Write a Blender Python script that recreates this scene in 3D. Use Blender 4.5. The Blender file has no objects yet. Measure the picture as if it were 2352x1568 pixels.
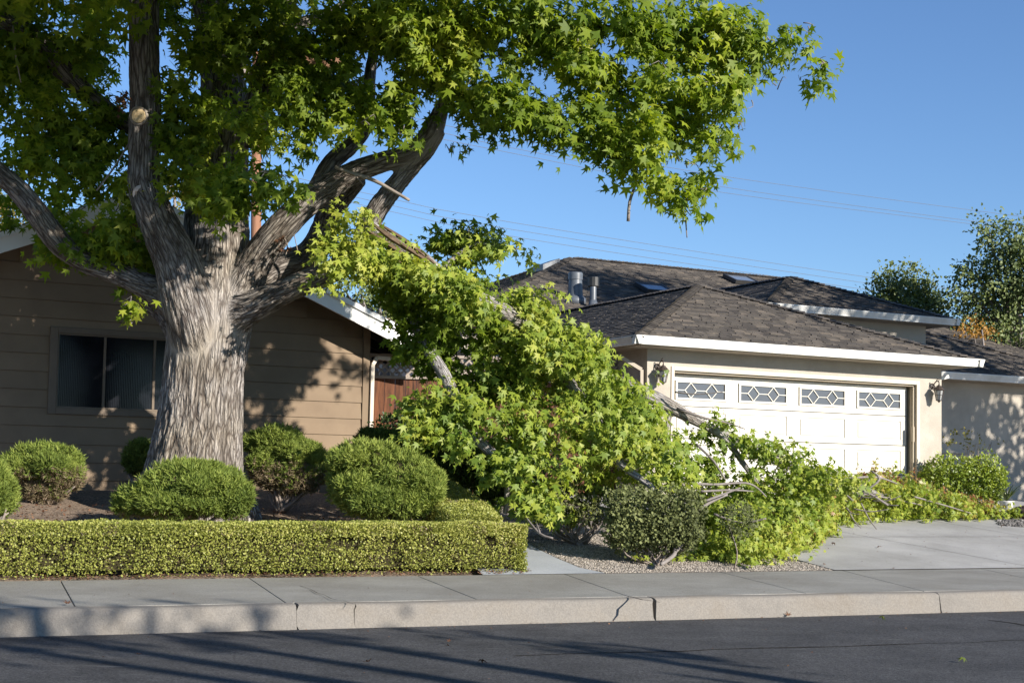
import bpy, math, random
import numpy as np
from mathutils import Vector, Matrix, Euler
rng = np.random.default_rng(7); random.seed(7)
SC = bpy.context.scene
# ------------------------------------------------------------------ camera
F, PPX, PPY, EYE = 3300., 1176., 899., 1.3
PITCH, ROLL = math.radians(3.4), .018
cam = bpy.data.cameras.new('camera'); camo = bpy.data.objects.new('camera', cam)
SC.collection.objects.link(camo); SC.camera = camo
cam.sensor_width = 36; cam.lens = F/2352*36; cam.shift_y = 115/2352
cam.clip_start = .1; cam.clip_end = 3000
MR = Matrix.Rotation(math.radians(90)+PITCH, 4, 'X') @ Matrix.Rotation(ROLL, 4, 'Z')
camo.matrix_world = Matrix.Translation((0, 0, EYE)) @ MR
# ------------------------------------------------------------------ light
SUN_AZ, SUN_EL = math.radians(49), math.radians(21.5)      # azimuth: from behind the camera towards +x
tosun = Vector((math.sin(SUN_AZ)*math.cos(SUN_EL), -math.cos(SUN_AZ)*math.cos(SUN_EL), math.sin(SUN_EL)))
W = bpy.data.worlds.new('World'); SC.world = W; W.use_nodes = True
nt = W.node_tree; nt.nodes.clear()
sky = nt.nodes.new('ShaderNodeTexSky'); sky.sky_type = 'NISHITA'; sky.sun_disc = False
sky.sun_elevation = SUN_EL; sky.sun_rotation = math.atan2(tosun.x, tosun.y)
sky.air_density = 1.0; sky.dust_density = 0.0; sky.ozone_density = 3.0; sky.altitude = 0
bg = nt.nodes.new('ShaderNodeBackground'); bg.inputs[1].default_value = .087
wo = nt.nodes.new('ShaderNodeOutputWorld')
tint = nt.nodes.new('ShaderNodeMix'); tint.data_type = 'RGBA'; tint.blend_type = 'MULTIPLY'; tint.inputs[0].default_value = 1; tint.inputs[7].default_value = (.76, .90, 1.10, 1)
nt.links.new(sky.outputs[0], tint.inputs[6]); nt.links.new(tint.outputs[2], bg.inputs[0]); nt.links.new(bg.outputs[0], wo.inputs[0])
sl = bpy.data.lights.new('sun', 'SUN'); sl.energy = 4.9; sl.angle = math.radians(.53); sl.color = (1, .94, .85)
slo = bpy.data.objects.new('sun', sl); SC.collection.objects.link(slo)
slo.rotation_euler = tosun.to_track_quat('Z', 'Y').to_euler()
SC.view_settings.view_transform = 'Standard'; SC.view_settings.look = 'None'
SC.view_settings.exposure = .76; SC.view_settings.gamma = 1; SC.view_settings.use_curve_mapping = False
SC.render.engine = 'CYCLES'
SC.cycles.max_bounces = 7; SC.cycles.transparent_max_bounces = 8; SC.cycles.diffuse_bounces = 4
# ------------------------------------------------------------------ pixel helpers (photo measured on a 2352 x 1568 grid)
M3 = np.array(MR.to_3x3()); CAMP = np.array([0, 0, EYE])
def ray(x, y): return M3 @ np.array([(x-PPX)/F, -(y-PPY)/F, -1.])
def at(x, y, Y): d = ray(x, y); return CAMP + d*(Y/d[1])
def onz(x, y, z): d = ray(x, y); return CAMP + d*((z-EYE)/d[2])
def hit(x, y, p, n): d = ray(x, y); return CAMP + d*(np.dot(p-CAMP, n)/np.dot(d, n))
# ------------------------------------------------------------------ object helpers
def link(o): SC.collection.objects.link(o); return o
def tag(o, label=None, cat=None, group=None, kind=None):
    if label: o['label'] = label
    if cat: o['category'] = cat
    if group: o['group'] = group
    if kind: o['kind'] = kind
    return o
def thing(name, label, cat, loc=(0, 0, 0), group=None):
    o = bpy.data.objects.new(name, None); o.empty_display_size = .2; link(o); o.location = loc
    return tag(o, label, cat, group)
def npmesh(name, V, Fc, mat=None, parent=None, smooth=False, attrs=None, nside=None):
    """V (n,3), Fc: list of faces or an (m,k) array; world coordinates"""
    me = bpy.data.meshes.new(name)
    V = np.asarray(V, dtype=np.float32)
    if parent is not None: V = V - np.array(parent_loc(parent), dtype=np.float32)
    if isinstance(Fc, np.ndarray):
        m, k = Fc.shape
        me.vertices.add(len(V)); me.vertices.foreach_set('co', V.ravel())
        me.loops.add(m*k); me.loops.foreach_set('vertex_index', Fc.astype(np.int32).ravel())
        me.polygons.add(m); me.polygons.foreach_set('loop_start', np.arange(0, m*k, k, dtype=np.int32))
        me.update(calc_edges=True)
    else:
        me.from_pydata([tuple(v) for v in V], [], Fc); me.update()
    for an, (dom, typ, arr) in (attrs or {}).items():
        a = me.attributes.new(an, typ, dom)
        a.data.foreach_set('value' if typ == 'FLOAT' else 'vector', np.asarray(arr, dtype=np.float32).ravel())
    if smooth: me.polygons.foreach_set('use_smooth', [True]*len(me.polygons))
    if mat: me.materials.append(mat)
    o = bpy.data.objects.new(name, me); link(o)
    if parent is not None: o.parent = parent
    return o
def parent_loc(p):
    l = Vector((0, 0, 0))
    while p is not None: l += p.location; p = p.parent
    return l
class MB:
    def __init__(s): s.v = []; s.f = []; s.n = 0; s.a = []
    def add(s, V, Fs, a=0.):
        s.v.extend([tuple(map(float, p)) for p in V]); s.f.extend([tuple(i+s.n for i in f) for f in Fs]); s.n = len(s.v)
        s.a.extend([a]*len(Fs)); return s
    def box8(s, P, a=0.):
        return s.add(P, [(0, 3, 2, 1), (4, 5, 6, 7), (0, 1, 5, 4), (1, 2, 6, 5), (2, 3, 7, 6), (3, 0, 4, 7)], a)
    def box(s, fr, s0, s1, t0, t1, z0, z1, a=0.):
        P = [fr(x, y, z) for z in (z0, z1) for x, y in ((s0, t0), (s1, t0), (s1, t1), (s0, t1))]
        return s.box8(P, a)
    def beam(s, p, q, w, h, up=(0, 0, 1), a=0.):
        p = Vector(p); q = Vector(q); d = (q-p).normalized(); sd = d.cross(Vector(up)).normalized(); u = sd.cross(d).normalized()
        P = []
        for c in (p, q):
            P += [c-sd*w/2-u*h/2, c+sd*w/2-u*h/2, c+sd*w/2+u*h/2, c-sd*w/2+u*h/2]
        return s.box8(P, a)
    def build(s, name, mat, parent=None, smooth=False, bevel=0):
        o = npmesh(name, np.array(s.v), s.f, mat, parent, smooth, {'rnd': ('FACE', 'FLOAT', s.a)})
        if bevel:
            m = o.modifiers.new('bevel', 'BEVEL'); m.width = bevel; m.segments = 2; m.limit_method = 'ANGLE'; m.angle_limit = .6
        return o
def tube(mb, pts, radii, n=10, cap=True):
    pts = [Vector(p) for p in pts]; N = len(pts)
    prev = None; V = []
    for i, p in enumerate(pts):
        t = (pts[min(i+1, N-1)]-pts[max(i-1, 0)]).normalized()
        if prev is None: x = t.orthogonal().normalized()
        else: x = (prev - t*prev.dot(t)).normalized()
        prev = x; y = t.cross(x); r = radii[i] if hasattr(radii, '__len__') else radii
        for k in range(n): a = 2*math.pi*k/n; V.append(p+(x*math.cos(a)+y*math.sin(a))*r)
    Fs = [(i*n+k, i*n+(k+1) % n, (i+1)*n+(k+1) % n, (i+1)*n+k) for i in range(N-1) for k in range(n)]
    if cap: Fs += [tuple(range(n-1, -1, -1)), tuple((N-1)*n+k for k in range(n))]
    mb.add(V, Fs)
def lathe(mb, c, prof, n=16, axis=(0, 0, 1)):
    ax = Vector(axis).normalized(); x = ax.orthogonal().normalized(); y = ax.cross(x); c = Vector(c)
    V = [c+ax*z+(x*math.cos(2*math.pi*k/n)+y*math.sin(2*math.pi*k/n))*r for r, z in prof for k in range(n)]
    Fs = [(i*n+k, i*n+(k+1) % n, (i+1)*n+(k+1) % n, (i+1)*n+k) for i in range(len(prof)-1) for k in range(n)]
    Fs += [tuple(range(n-1, -1, -1)), tuple((len(prof)-1)*n+k for k in range(n))]
    mb.add(V, Fs)
def crom(P, R, step=.12):
    """Catmull-Rom resampling of a path and its radii"""
    P = [np.array(p, float) for p in P]; out = []; ro = []
    for i in range(len(P)-1):
        p0 = P[max(i-1, 0)]; p1 = P[i]; p2 = P[i+1]; p3 = P[min(i+2, len(P)-1)]
        n = max(2, int(np.linalg.norm(p2-p1)/step))
        for k in range(n):
            t = k/n
            out.append(.5*((2*p1)+(-p0+p2)*t+(2*p0-5*p1+4*p2-p3)*t*t+(-p0+3*p1-3*p2+p3)*t**3)); ro.append(R[i]*(1-t)+R[i+1]*t)
    out.append(P[-1]); ro.append(R[-1]); return out, ro
# 3-D value noise in numpy
def _h(ix, iy, iz, s):
    n = (ix*374761393 + iy*668265263 + iz*2147483647 + s*974634777) & 0xffffffff
    n = ((n ^ (n >> 13))*1274126177) & 0xffffffff; n = (n ^ (n >> 16)) & 0xffffffff
    return n/4294967295.
def vnoise(P, s=0):
    P = np.asarray(P, float); I = np.floor(P).astype(np.int64); f = P-I; f = f*f*(3-2*f); r = 0
    for dx in (0, 1):
        for dy in (0, 1):
            for dz in (0, 1):
                w = (f[:, 0] if dx else 1-f[:, 0])*(f[:, 1] if dy else 1-f[:, 1])*(f[:, 2] if dz else 1-f[:, 2])
                r = r + w*_h(I[:, 0]+dx, I[:, 1]+dy, I[:, 2]+dz, s)
    return r
# ------------------------------------------------------------------ materials
def newmat(name):
    m = bpy.data.materials.new(name); m.use_nodes = True; n = m.node_tree; b = n.nodes['Principled BSDF']
    return m, n, b
def nd(n, t, **k):
    x = n.nodes.new(t)
    for a, v in k.items():
        if a in x.inputs: x.inputs[a].default_value = v
        else: setattr(x, a, v)
    return x
def ramp(n, stops, fac=None):
    r = n.nodes.new('ShaderNodeValToRGB'); e = r.color_ramp.elements
    while len(e) < len(stops): e.new(.5)
    for i, (p, c) in enumerate(stops): e[i].position = p; e[i].color = (*c, 1)
    if fac is not None: n.links.new(fac, r.inputs[0])
    return r
def mixc(n, a, b, fac, mode='MIX'):
    x = n.nodes.new('ShaderNodeMix'); x.data_type = 'RGBA'; x.blend_type = mode
    for sock, v in ((x.inputs[6], a), (x.inputs[7], b), (x.inputs[0], fac)):
        if isinstance(v, (tuple, list)): sock.default_value = (*v, 1) if len(v) == 3 else v
        elif isinstance(v, (int, float)): sock.default_value = v
        else: n.links.new(v, sock)
    return x.outputs[2]
def noisy(name, c1, c2, scale=3, rough=.8, bump=.2, bscale=60, stretch=(1, 1, 1), speck=None, spec=.3, blotch=None, rnd=0):
    m, n, b = newmat(name)
    tc = nd(n, 'ShaderNodeTexCoord'); mp = nd(n, 'ShaderNodeMapping'); mp.inputs['Scale'].default_value = stretch
    n.links.new(tc.outputs['Object'], mp.inputs[0])
    nz = nd(n, 'ShaderNodeTexNoise', Scale=scale, Detail=6., Roughness=.6); n.links.new(mp.outputs[0], nz.inputs[0])
    r = ramp(n, [(.3, c1), (.7, c2)], nz.outputs[0]); col = r.outputs[0]
    if blotch:
        nb = nd(n, 'ShaderNodeTexNoise', Scale=blotch[0], Detail=5., Roughness=.65); n.links.new(mp.outputs[0], nb.inputs[0])
        rb = ramp(n, [(.42, (0, 0, 0)), (.68, (1, 1, 1))], nb.outputs[0]); col = mixc(n, col, blotch[1], rb.outputs[0])
    n2 = nd(n, 'ShaderNodeTexNoise', Scale=bscale, Detail=4., Roughness=.6); n.links.new(mp.outputs[0], n2.inputs[0])
    if speck:
        vo = nd(n, 'ShaderNodeTexVoronoi', Scale=speck[0]); n.links.new(tc.outputs['Object'], vo.inputs[0])
        bw = nd(n, 'ShaderNodeRGBToBW'); n.links.new(vo.outputs['Color'], bw.inputs[0])
        rs = ramp(n, [(.25, speck[1]), (.5, (.5, .5, .5)), (.8, speck[2])], bw.outputs[0])
        col = mixc(n, col, rs.outputs[0], 1., 'OVERLAY')
    if rnd:
        at_ = nd(n, 'ShaderNodeAttribute', attribute_name='rnd'); rr = ramp(n, [(0, (1-rnd,)*3), (1, (1+rnd*.5,)*3)], at_.outputs['Fac'])
        col = mixc(n, col, rr.outputs[0], 1., 'MULTIPLY')
    n.links.new(col, b.inputs['Base Color']); b.inputs['Roughness'].default_value = rough
    b.inputs['Specular IOR Level'].default_value = spec
    if bump:
        bp = nd(n, 'ShaderNodeBump', Strength=bump, Distance=.01); n.links.new(n2.outputs[0], bp.inputs['Height']); n.links.new(bp.outputs[0], b.inputs['Normal'])
    return m
def leafmat(name, stops, trans=.35, rough=.42, spec=.45, tcol=(1.3, 1.35, .5)):
    m, n, b = newmat(name)
    a = nd(n, 'ShaderNodeAttribute', attribute_name='rnd'); r = ramp(n, stops, a.outputs['Fac'])
    b.inputs['Roughness'].default_value = rough; b.inputs['Specular IOR Level'].default_value = spec
    n.links.new(r.outputs[0], b.inputs['Base Color'])
    tr = nd(n, 'ShaderNodeBsdfTranslucent'); n.links.new(mixc(n, r.outputs[0], tcol, 1., 'MULTIPLY'), tr.inputs[0])
    mx = nd(n, 'ShaderNodeMixShader'); mx.inputs[0].default_value = trans
    n.links.new(b.outputs[0], mx.inputs[1]); n.links.new(tr.outputs[0], mx.inputs[2])
    n.links.new(mx.outputs[0], n.nodes['Material Output'].inputs[0]); return m
M = {}
M['siding'] = noisy('brown_siding', (.20, .142, .092), (.245, .178, .115), 2, .75, .15, 40, rnd=.06)
M['btrim'] = noisy('brown_trim', (.15, .115, .085), (.19, .145, .105), 3, .7, .1, 40)
M['white'] = noisy('white_trim', (.72, .71, .68), (.80, .79, .76), 2, .5, .08, 30, spec=.4)
M['gutter'] = noisy('gutter_white', (.70, .69, .65), (.80, .79, .75), 2, .42, .03, 12, (1, 1, 1), spec=.45, blotch=(2.5, (.62, .60, .55)))
M['stucco'] = noisy('beige_stucco', (.41, .365, .305), (.50, .445, .375), 1.2, .9, .5, 55, blotch=(1.1, (.36, .32, .265)))
M['cream'] = noisy('cream_paint', (.62, .585, .51), (.67, .635, .555), 1.5, .5, .05, 20, spec=.4)
M['doortrim'] = noisy('door_trim_paint', (.56, .49, .40), (.62, .55, .45), 1.5, .6, .05, 20)
M['track'] = noisy('jamb_paint', (.36, .30, .22), (.42, .35, .26), 3, .6, .05, 20)
M['soffit'] = noisy('soffit_paint', (.36, .31, .25), (.42, .37, .30), 2, .8, .05, 30)
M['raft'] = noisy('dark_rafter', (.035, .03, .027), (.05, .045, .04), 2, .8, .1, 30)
M['galv'] = noisy('galvanised_metal', (.07, .08, .095), (.13, .145, .165), 7, .42, .1, 30, spec=.6)
M['blackmetal'] = noisy('black_metal', (.02, .02, .02), (.035, .033, .03), 8, .45, .1, 50, spec=.5)
M['bronze'] = noisy('bronze_metal', (.045, .034, .028), (.075, .058, .048), 8, .45, .1, 50, spec=.5)
M['concrete'] = noisy('concrete', (.25, .238, .212), (.325, .31, .276), 1.3, .85, .35, 90, blotch=(.9, (.22, .205, .178)), speck=(210, (.38,)*3, (.62,)*3))
M['kerb'] = noisy('kerb_concrete', (.19, .172, .15), (.26, .238, .208), 2.2, .88, .6, 70, speck=(90, (.455,)*3, (.545,)*3), blotch=(2.2, (.20, .175, .145)))
M['drive'] = noisy('driveway_concrete', (.35, .34, .325), (.43, .415, .39), .9, .8, .25, 90, (1, 1, 1), blotch=(.7, (.285, .275, .255)), speck=(240, (.42,)*3, (.58,)*3))
M['path'] = noisy('path_concrete', (.32, .335, .35), (.40, .41, .42), 1.1, .8, .2, 90, speck=(240, (.42,)*3, (.58,)*3))
M['gravel'] = noisy('pea_gravel', (.27, .23, .19), (.36, .31, .26), 6, .9, 1., 150, speck=(55, (.08,)*3, (.95,)*3))
M['soil'] = noisy('dry_soil', (.16, .115, .08), (.27, .20, .145), 5, .95, 1., 45, blotch=(1.8, (.20, .15, .11)), speck=(60, (.3,)*3, (.8,)*3))
M['dark'] = noisy('dark_core', (.012, .014, .006), (.02, .02, .01), 5, 1, 0, 10, spec=0)
M['crack'] = noisy('crack_dark', (.03, .028, .025), (.05, .045, .04), 8, 1, .5, 60, spec=0)
M['redwood'] = noisy('redwood_boards', (.11, .040, .018), (.27, .105, .045), 4, .65, .3, 50, (6, 6, .5), blotch=(3, (.035, .015, .01)), rnd=.35)
M['greywood'] = noisy('weathered_wood', (.30, .245, .20), (.42, .355, .30), 5, .85, .3, 50, (2, 2, 2))
M['pole'] = noisy('pole_wood', (.19, .085, .045), (.33, .17, .10), 3, .85, .5, 30, (4, 4, .3))
M['wire'] = noisy('wire_metal', (.12, .12, .13), (.16, .16, .17), 3, .5, 0)
M['rock'] = noisy('lava_rock', (.03, .022, .018), (.07, .05, .04), 6, .95, 1., 30)
M['pot'] = noisy('pot_glaze', (.62, .60, .57), (.70, .68, .64), 3, .5, .05)
M['cut'] = noisy('sawn_wood', (.42, .29, .14), (.72, .56, .33), 30, .8, .3, 60)
M['collar'] = noisy('bark_collar', (.20, .17, .14), (.32, .28, .24), 14, .9, .6, 50)
M['scar'] = noisy('healed_bark', (.34, .31, .30), (.46, .43, .42), 12, .7, .4, 40)
M['torn'] = noisy('torn_wood', (.11, .07, .045), (.22, .15, .10), 4, .85, 1., 30, (1, 8, 8))
M['twig'] = noisy('twig_bark', (.16, .135, .12), (.27, .24, .22), 6, .8, .4, 60)
M['limb_twig'] = noisy('small_limb_bark', (.20, .18, .16), (.30, .275, .25), 8, .8, .5, 50)
M['drytwig'] = noisy('dry_twig', (.20, .16, .13), (.33, .28, .24), 6, .85, .3, 60)
def asphalt():
    m = noisy('asphalt', (.056, .055, .057), (.084, .082, .082), 1.1, .85, .8, 90, (1, 1, 1), blotch=(1.4, (.045, .044, .045)), speck=(80, (.30,)*3, (.74,)*3))
    n = m.node_tree; b = n.nodes['Principled BSDF']
    tc = nd(n, 'ShaderNodeTexCoord'); mp = nd(n, 'ShaderNodeMapping'); mp.inputs['Scale'].default_value = (.8, 7, 1)
    mp.inputs['Rotation'].default_value = (0, 0, -math.radians(23.3)); n.links.new(tc.outputs['Object'], mp.inputs[0])
    nz = nd(n, 'ShaderNodeTexNoise', Scale=1.6, Detail=8., Roughness=.7); n.links.new(mp.outputs[0], nz.inputs[0])
    r = ramp(n, [(.60, (0, 0, 0)), (.76, (1, 1, 1))], nz.outputs[0])
    old = b.inputs['Base Color'].links[0].from_socket
    c = mixc(n, old, (.17, .165, .158), r.outputs[0]); n.links.new(c, b.inputs['Base Color']); return m
M['asphalt'] = asphalt()
def shinglemat():
    m, n, b = newmat('roof_shingle')
    a = nd(n, 'ShaderNodeAttribute', attribute_name='rnd')
    r = ramp(n, [(0, (.058, .052, .048)), (.45, (.09, .081, .072)), (.8, (.118, .104, .09)), (1, (.155, .133, .11))], a.outputs['Fac'])
    tc = nd(n, 'ShaderNodeTexCoord'); nz = nd(n, 'ShaderNodeTexNoise', Scale=9., Detail=6., Roughness=.7); n.links.new(tc.outputs['Object'], nz.inputs[0])
    r2 = ramp(n, [(.3, (.75, .75, .75)), (.7, (1.25, 1.2, 1.15))], nz.outputs[0])
    n.links.new(mixc(n, r.outputs[0], r2.outputs[0], 1., 'MULTIPLY'), b.inputs['Base Color']); b.inputs['Roughness'].default_value = .85
    b.inputs['Specular IOR Level'].default_value = .25
    nb = nd(n, 'ShaderNodeTexNoise', Scale=130., Detail=3.); n.links.new(tc.outputs['Object'], nb.inputs[0])
    bp = nd(n, 'ShaderNodeBump', Strength=.4, Distance=.006); n.links.new(nb.outputs[0], bp.inputs['Height']); n.links.new(bp.outputs[0], b.inputs['Normal'])
    return m
M['shingle'] = shinglemat()
def glassmat(name, tint=(.004, .005, .007), rough=.12, ribs=0):
    m, n, b = newmat(name); b.inputs['Base Color'].default_value = (*tint, 1); b.inputs['Roughness'].default_value = rough
    b.inputs['Specular IOR Level'].default_value = .25 if ribs else .6
    tc = nd(n, 'ShaderNodeTexCoord')
    if ribs:
        w = nd(n, 'ShaderNodeTexWave', Scale=ribs); w.bands_direction = 'X'; n.links.new(tc.outputs['Object'], w.inputs[0])
        h = w.outputs['Fac']; st = .12
        nz2 = nd(n, 'ShaderNodeTexNoise', Scale=2.2, Detail=2.); n.links.new(tc.outputs['Object'], nz2.inputs[0])
        r = ramp(n, [(.35, tint), (.8, (.016, .016, .02))], nz2.outputs[0]); n.links.new(r.outputs[0], b.inputs['Base Color'])
    else:
        w = nd(n, 'ShaderNodeTexNoise', Scale=3.); n.links.new(tc.outputs['Object'], w.inputs[0]); h = w.outputs['Fac']; st = .08
    bp = nd(n, 'ShaderNodeBump', Strength=st, Distance=.004); n.links.new(h, bp.inputs['Height']); n.links.new(bp.outputs[0], b.inputs['Normal'])
    return m
M['glass_rib'] = glassmat('ribbed_glass', ribs=14)
M['glass'] = glassmat('window_glass', (.095, .10, .115), .08)
M['lampglass'] = glassmat('lamp_glass', (.35, .35, .34), .2)
M['skylight'] = glassmat('skylight_glass', (.16, .19, .24), .15)
def barkmat(name, light, dark, sc=20., thin=.72):
    m, n, b = newmat(name)
    a = nd(n, 'ShaderNodeAttribute', attribute_name='bark'); g = nd(n, 'ShaderNodeAttribute', attribute_name='ridge'); ra = nd(n, 'ShaderNodeAttribute', attribute_name='rad')
    wz = nd(n, 'ShaderNodeTexNoise', Scale=9., Detail=3., Roughness=.6); n.links.new(a.outputs['Vector'], wz.inputs[0])
    vm = nd(n, 'ShaderNodeVectorMath'); vm.operation = 'MULTIPLY_ADD'; vm.inputs[1].default_value = (.10, .10, .02); n.links.new(wz.outputs['Color'], vm.inputs[0]); n.links.new(a.outputs['Vector'], vm.inputs[2])
    vo = nd(n, 'ShaderNodeTexVoronoi', Scale=sc); vo.feature = 'DISTANCE_TO_EDGE'; n.links.new(vm.outputs[0], vo.inputs[0])
    v2 = nd(n, 'ShaderNodeTexVoronoi', Scale=sc*2.3); v2.feature = 'DISTANCE_TO_EDGE'; n.links.new(vm.outputs[0], v2.inputs[0])
    e1 = ramp(n, [(0, (0, 0, 0)), (.10, (.55, .55, .55)), (.30, (1, 1, 1))], vo.outputs['Distance'])
    e2 = ramp(n, [(0, (.6, .6, .6)), (.14, (1, 1, 1))], v2.outputs['Distance'])
    sm = nd(n, 'ShaderNodeAttribute', attribute_name='seam'); plate = mixc(n, mixc(n, e1.outputs[0], e2.outputs[0], 1., 'MULTIPLY'), (.72, .72, .72), sm.outputs['Fac'])
    nz = nd(n, 'ShaderNodeTexNoise', Scale=38., Detail=7., Roughness=.7); n.links.new(a.outputs['Vector'], nz.inputs[0])
    r = ramp(n, [(.0, dark), (.35, tuple(.5*x+.25*y for x, y in zip(light, dark))), (.75, light), (1, tuple(1.06*x for x in light))], plate)
    r2 = ramp(n, [(.3, (.76, .745, .73)), (.72, (1.1, 1.1, 1.1))], nz.outputs[0])
    rg = ramp(n, [(.1, (.62, .60, .58)), (.5, (1, 1, 1))], g.outputs['Fac'])
    big = nd(n, 'ShaderNodeTexNoise', Scale=1.3, Detail=4.); tc = nd(n, 'ShaderNodeTexCoord'); n.links.new(tc.outputs['Object'], big.inputs[0])
    r3 = ramp(n, [(.35, (.92, .88, .80)), (.65, (1.03, 1.04, 1.1))], big.outputs[0])
    rr = ramp(n, [(.12, (thin, thin, thin*1.02)), (.40, (1, 1, 1))], ra.outputs['Fac'])
    c = r.outputs[0]
    for k in (r2, rg, r3, rr): c = mixc(n, c, k.outputs[0], 1., 'MULTIPLY')
    n.links.new(c, b.inputs['Base Color']); b.inputs['Roughness'].default_value = .9; b.inputs['Specular IOR Level'].default_value = .2
    ad = nd(n, 'ShaderNodeMath'); ad.operation = 'MULTIPLY_ADD'; ad.inputs[1].default_value = .25; n.links.new(nz.outputs[0], ad.inputs[0]); n.links.new(plate, ad.inputs[2])
    bp = nd(n, 'ShaderNodeBump', Strength=1., Distance=.022); n.links.new(ad.outputs[0], bp.inputs['Height']); n.links.new(bp.outputs[0], b.inputs['Normal'])
    return m
M['bark'] = barkmat('sweetgum_bark', (.43, .39, .345), (.125, .10, .085), 23.)
M['limb'] = barkmat('limb_bark', (.50, .475, .44), (.22, .19, .17), 30., 1.)
M['leaf'] = leafmat('sweetgum_leaf', [(0, (.07, .12, .012)), (.45, (.145, .215, .019)), (.8, (.27, .335, .030)), (1, (.40, .43, .05))], .50, .52, .3)
M['leaf_fallen'] = leafmat('fallen_leaf_green', [(0, (.085, .150, .020)), (.35, (.17, .24, .03)), (.7, (.31, .36, .045)), (.95, (.42, .42, .075)), (1, (.40, .28, .07))], .36, .5, .35)
M['leaf_dry'] = leafmat('drying_leaf', [(0, (.085, .14, .022)), (.3, (.17, .21, .035)), (.55, (.27, .27, .06)), (.75, (.30, .17, .06)), (.9, (.22, .07, .03)), (1, (.30, .04, .015))], .3)
M['leaf_brown'] = leafmat('brown_dead_leaf', [(0, (.13, .06, .035)), (1, (.25, .14, .08))], .15, .7, .2, (1, .8, .6))
M['box'] = leafmat('boxwood_leaf', [(0, (.20, .14, .09)), (.16, (.17, .19, .045)), (.5, (.30, .32, .065)), (.8, (.42, .41, .11)), (1, (.55, .47, .24))], .25, .45, .35)
M['juniper'] = leafmat('juniper_needle', [(0, (.26, .19, .13)), (.30, (.17, .145, .075)), (.36, (.08, .115, .024)), (.7, (.18, .235, .045)), (1, (.30, .345, .075))], .2, .6, .2)
M['darkshrub'] = leafmat('dull_shrub_leaf', [(0, (.045, .05, .02)), (.6, (.095, .11, .038)), (1, (.22, .24, .09))], .15, .6, .2)
M['pitto'] = leafmat('glossy_shrub_leaf', [(0, (.08, .125, .014)), (.5, (.17, .23, .025)), (1, (.32, .37, .045))], .25, .35, .5)
M['ivy'] = leafmat('dark_shrub_leaf', [(0, (.02, .04, .010)), (.6, (.045, .08, .016)), (1, (.10, .15, .03))], .2, .45, .4)
M['bgleaf'] = leafmat('far_tree_leaf', [(0, (.07, .10, .038)), (.6, (.135, .175, .06)), (1, (.24, .28, .10))], .25, .5, .4)
M['bgleaf2'] = leafmat('far_shrub_leaf', [(0, (.065, .09, .028)), (.6, (.13, .165, .045)), (1, (.23, .26, .085))], .25, .5, .4)
M['bgyellow'] = leafmat('far_yellow_leaf', [(0, (.09, .10, .02)), (.6, (.20, .19, .04)), (1, (.32, .17, .05))], .3, .5, .3)
M['bgorange'] = leafmat('far_orange_leaf', [(0, (.22, .11, .02)), (1, (.42, .22, .04))], .3, .5, .3)
# ------------------------------------------------------------------ frames
A = math.radians(27); RV = np.array([math.cos(A), math.sin(A), 0]); BV = np.array([-math.sin(A), math.cos(A), 0])
G0 = at(1487, 800, 23.); G0[2] = 0
H0 = at(842, 984, 23.); H0[2] = 0
def GF(s, t, z): return G0+RV*s+BV*t+np.array([0, 0, z])
def HF(s, t, z): return H0+RV*s+BV*t+np.array([0, 0, z])
K0 = onz(0, 1463, 0); K1 = onz(2352, 1402, 0); KU = (K1-K0)/np.linalg.norm(K1-K0); KN = np.array([-KU[1], KU[0], 0])
B0 = onz(0, 1334, .25); B1 = onz(2352, 1304, .25); BU = (B1-B0)/np.linalg.norm(B1-B0); BN = np.array([-BU[1], BU[0], 0])
def KF(u, q, z): return K0+KU*u+KN*q+np.array([0, 0, z])
def BFr(u, q, z): return np.array([B0[0], B0[1], 0])+BU*u+BN*q+np.array([0, 0, z])
def gh(x, y):
    q = np.maximum((x-B0[0])*BN[0]+(y-B0[1])*BN[1], -.5)
    k = 6.0
    return .25+.12*np.where(q < k, q, k+.6*np.tanh((q-k)/.6))
def ong(px, py, dz=0):
    d = ray(px, py); lo, hi = 8., 60.
    for k in np.linspace(8, 60, 900):
        P = CAMP+d*(k/d[1])
        if P[2] <= gh(P[0], P[1])+dz: hi = k; break
        lo = k
    for _ in range(25):
        m = (lo+hi)/2; P = CAMP+d*(m/d[1])
        if P[2] <= gh(P[0], P[1])+dz: hi = m
        else: lo = m
    return CAMP+d*(hi/d[1])
def uq(P): d = np.array(P)-B0; return d@BU, d@BN
# ------------------------------------------------------------------ ground
def sheet(name, us, qs, zf, mat, fr, dz=0):
    V = []; Fs = []
    for q in qs:
        for u in us:
            P = fr(u, q, 0); V.append((P[0], P[1], zf(P[0], P[1])+dz))
    n = len(us)
    Fs = [(j*n+i, j*n+i+1, (j+1)*n+i+1, (j+1)*n+i) for j in range(len(qs)-1) for i in range(n-1)]
    o = npmesh(name, V, Fs, mat, smooth=True); tag(o, kind='structure'); return o
qs = list(np.arange(-.02, 8, .1))+list(np.geomspace(8, 1500, 24)); us = [-1500, -300, -60, -20]+list(np.arange(-10, 26, .2))+[30, 60, 300, 1500]
gs = sheet('ground', us, qs, lambda x, y: gh(x, y)-.012+.02*(math.sin(x*3.1+y)*math.sin(y*2.3-x)-1), M['soil'], BFr)
V = [KF(-600, .02, 0), KF(600, .02, 0), KF(600, -600, 0), KF(-600, -600, 0)]
npmesh('road', V, [(0, 3, 2, 1)], M['asphalt'])['kind'] = 'structure'
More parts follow.
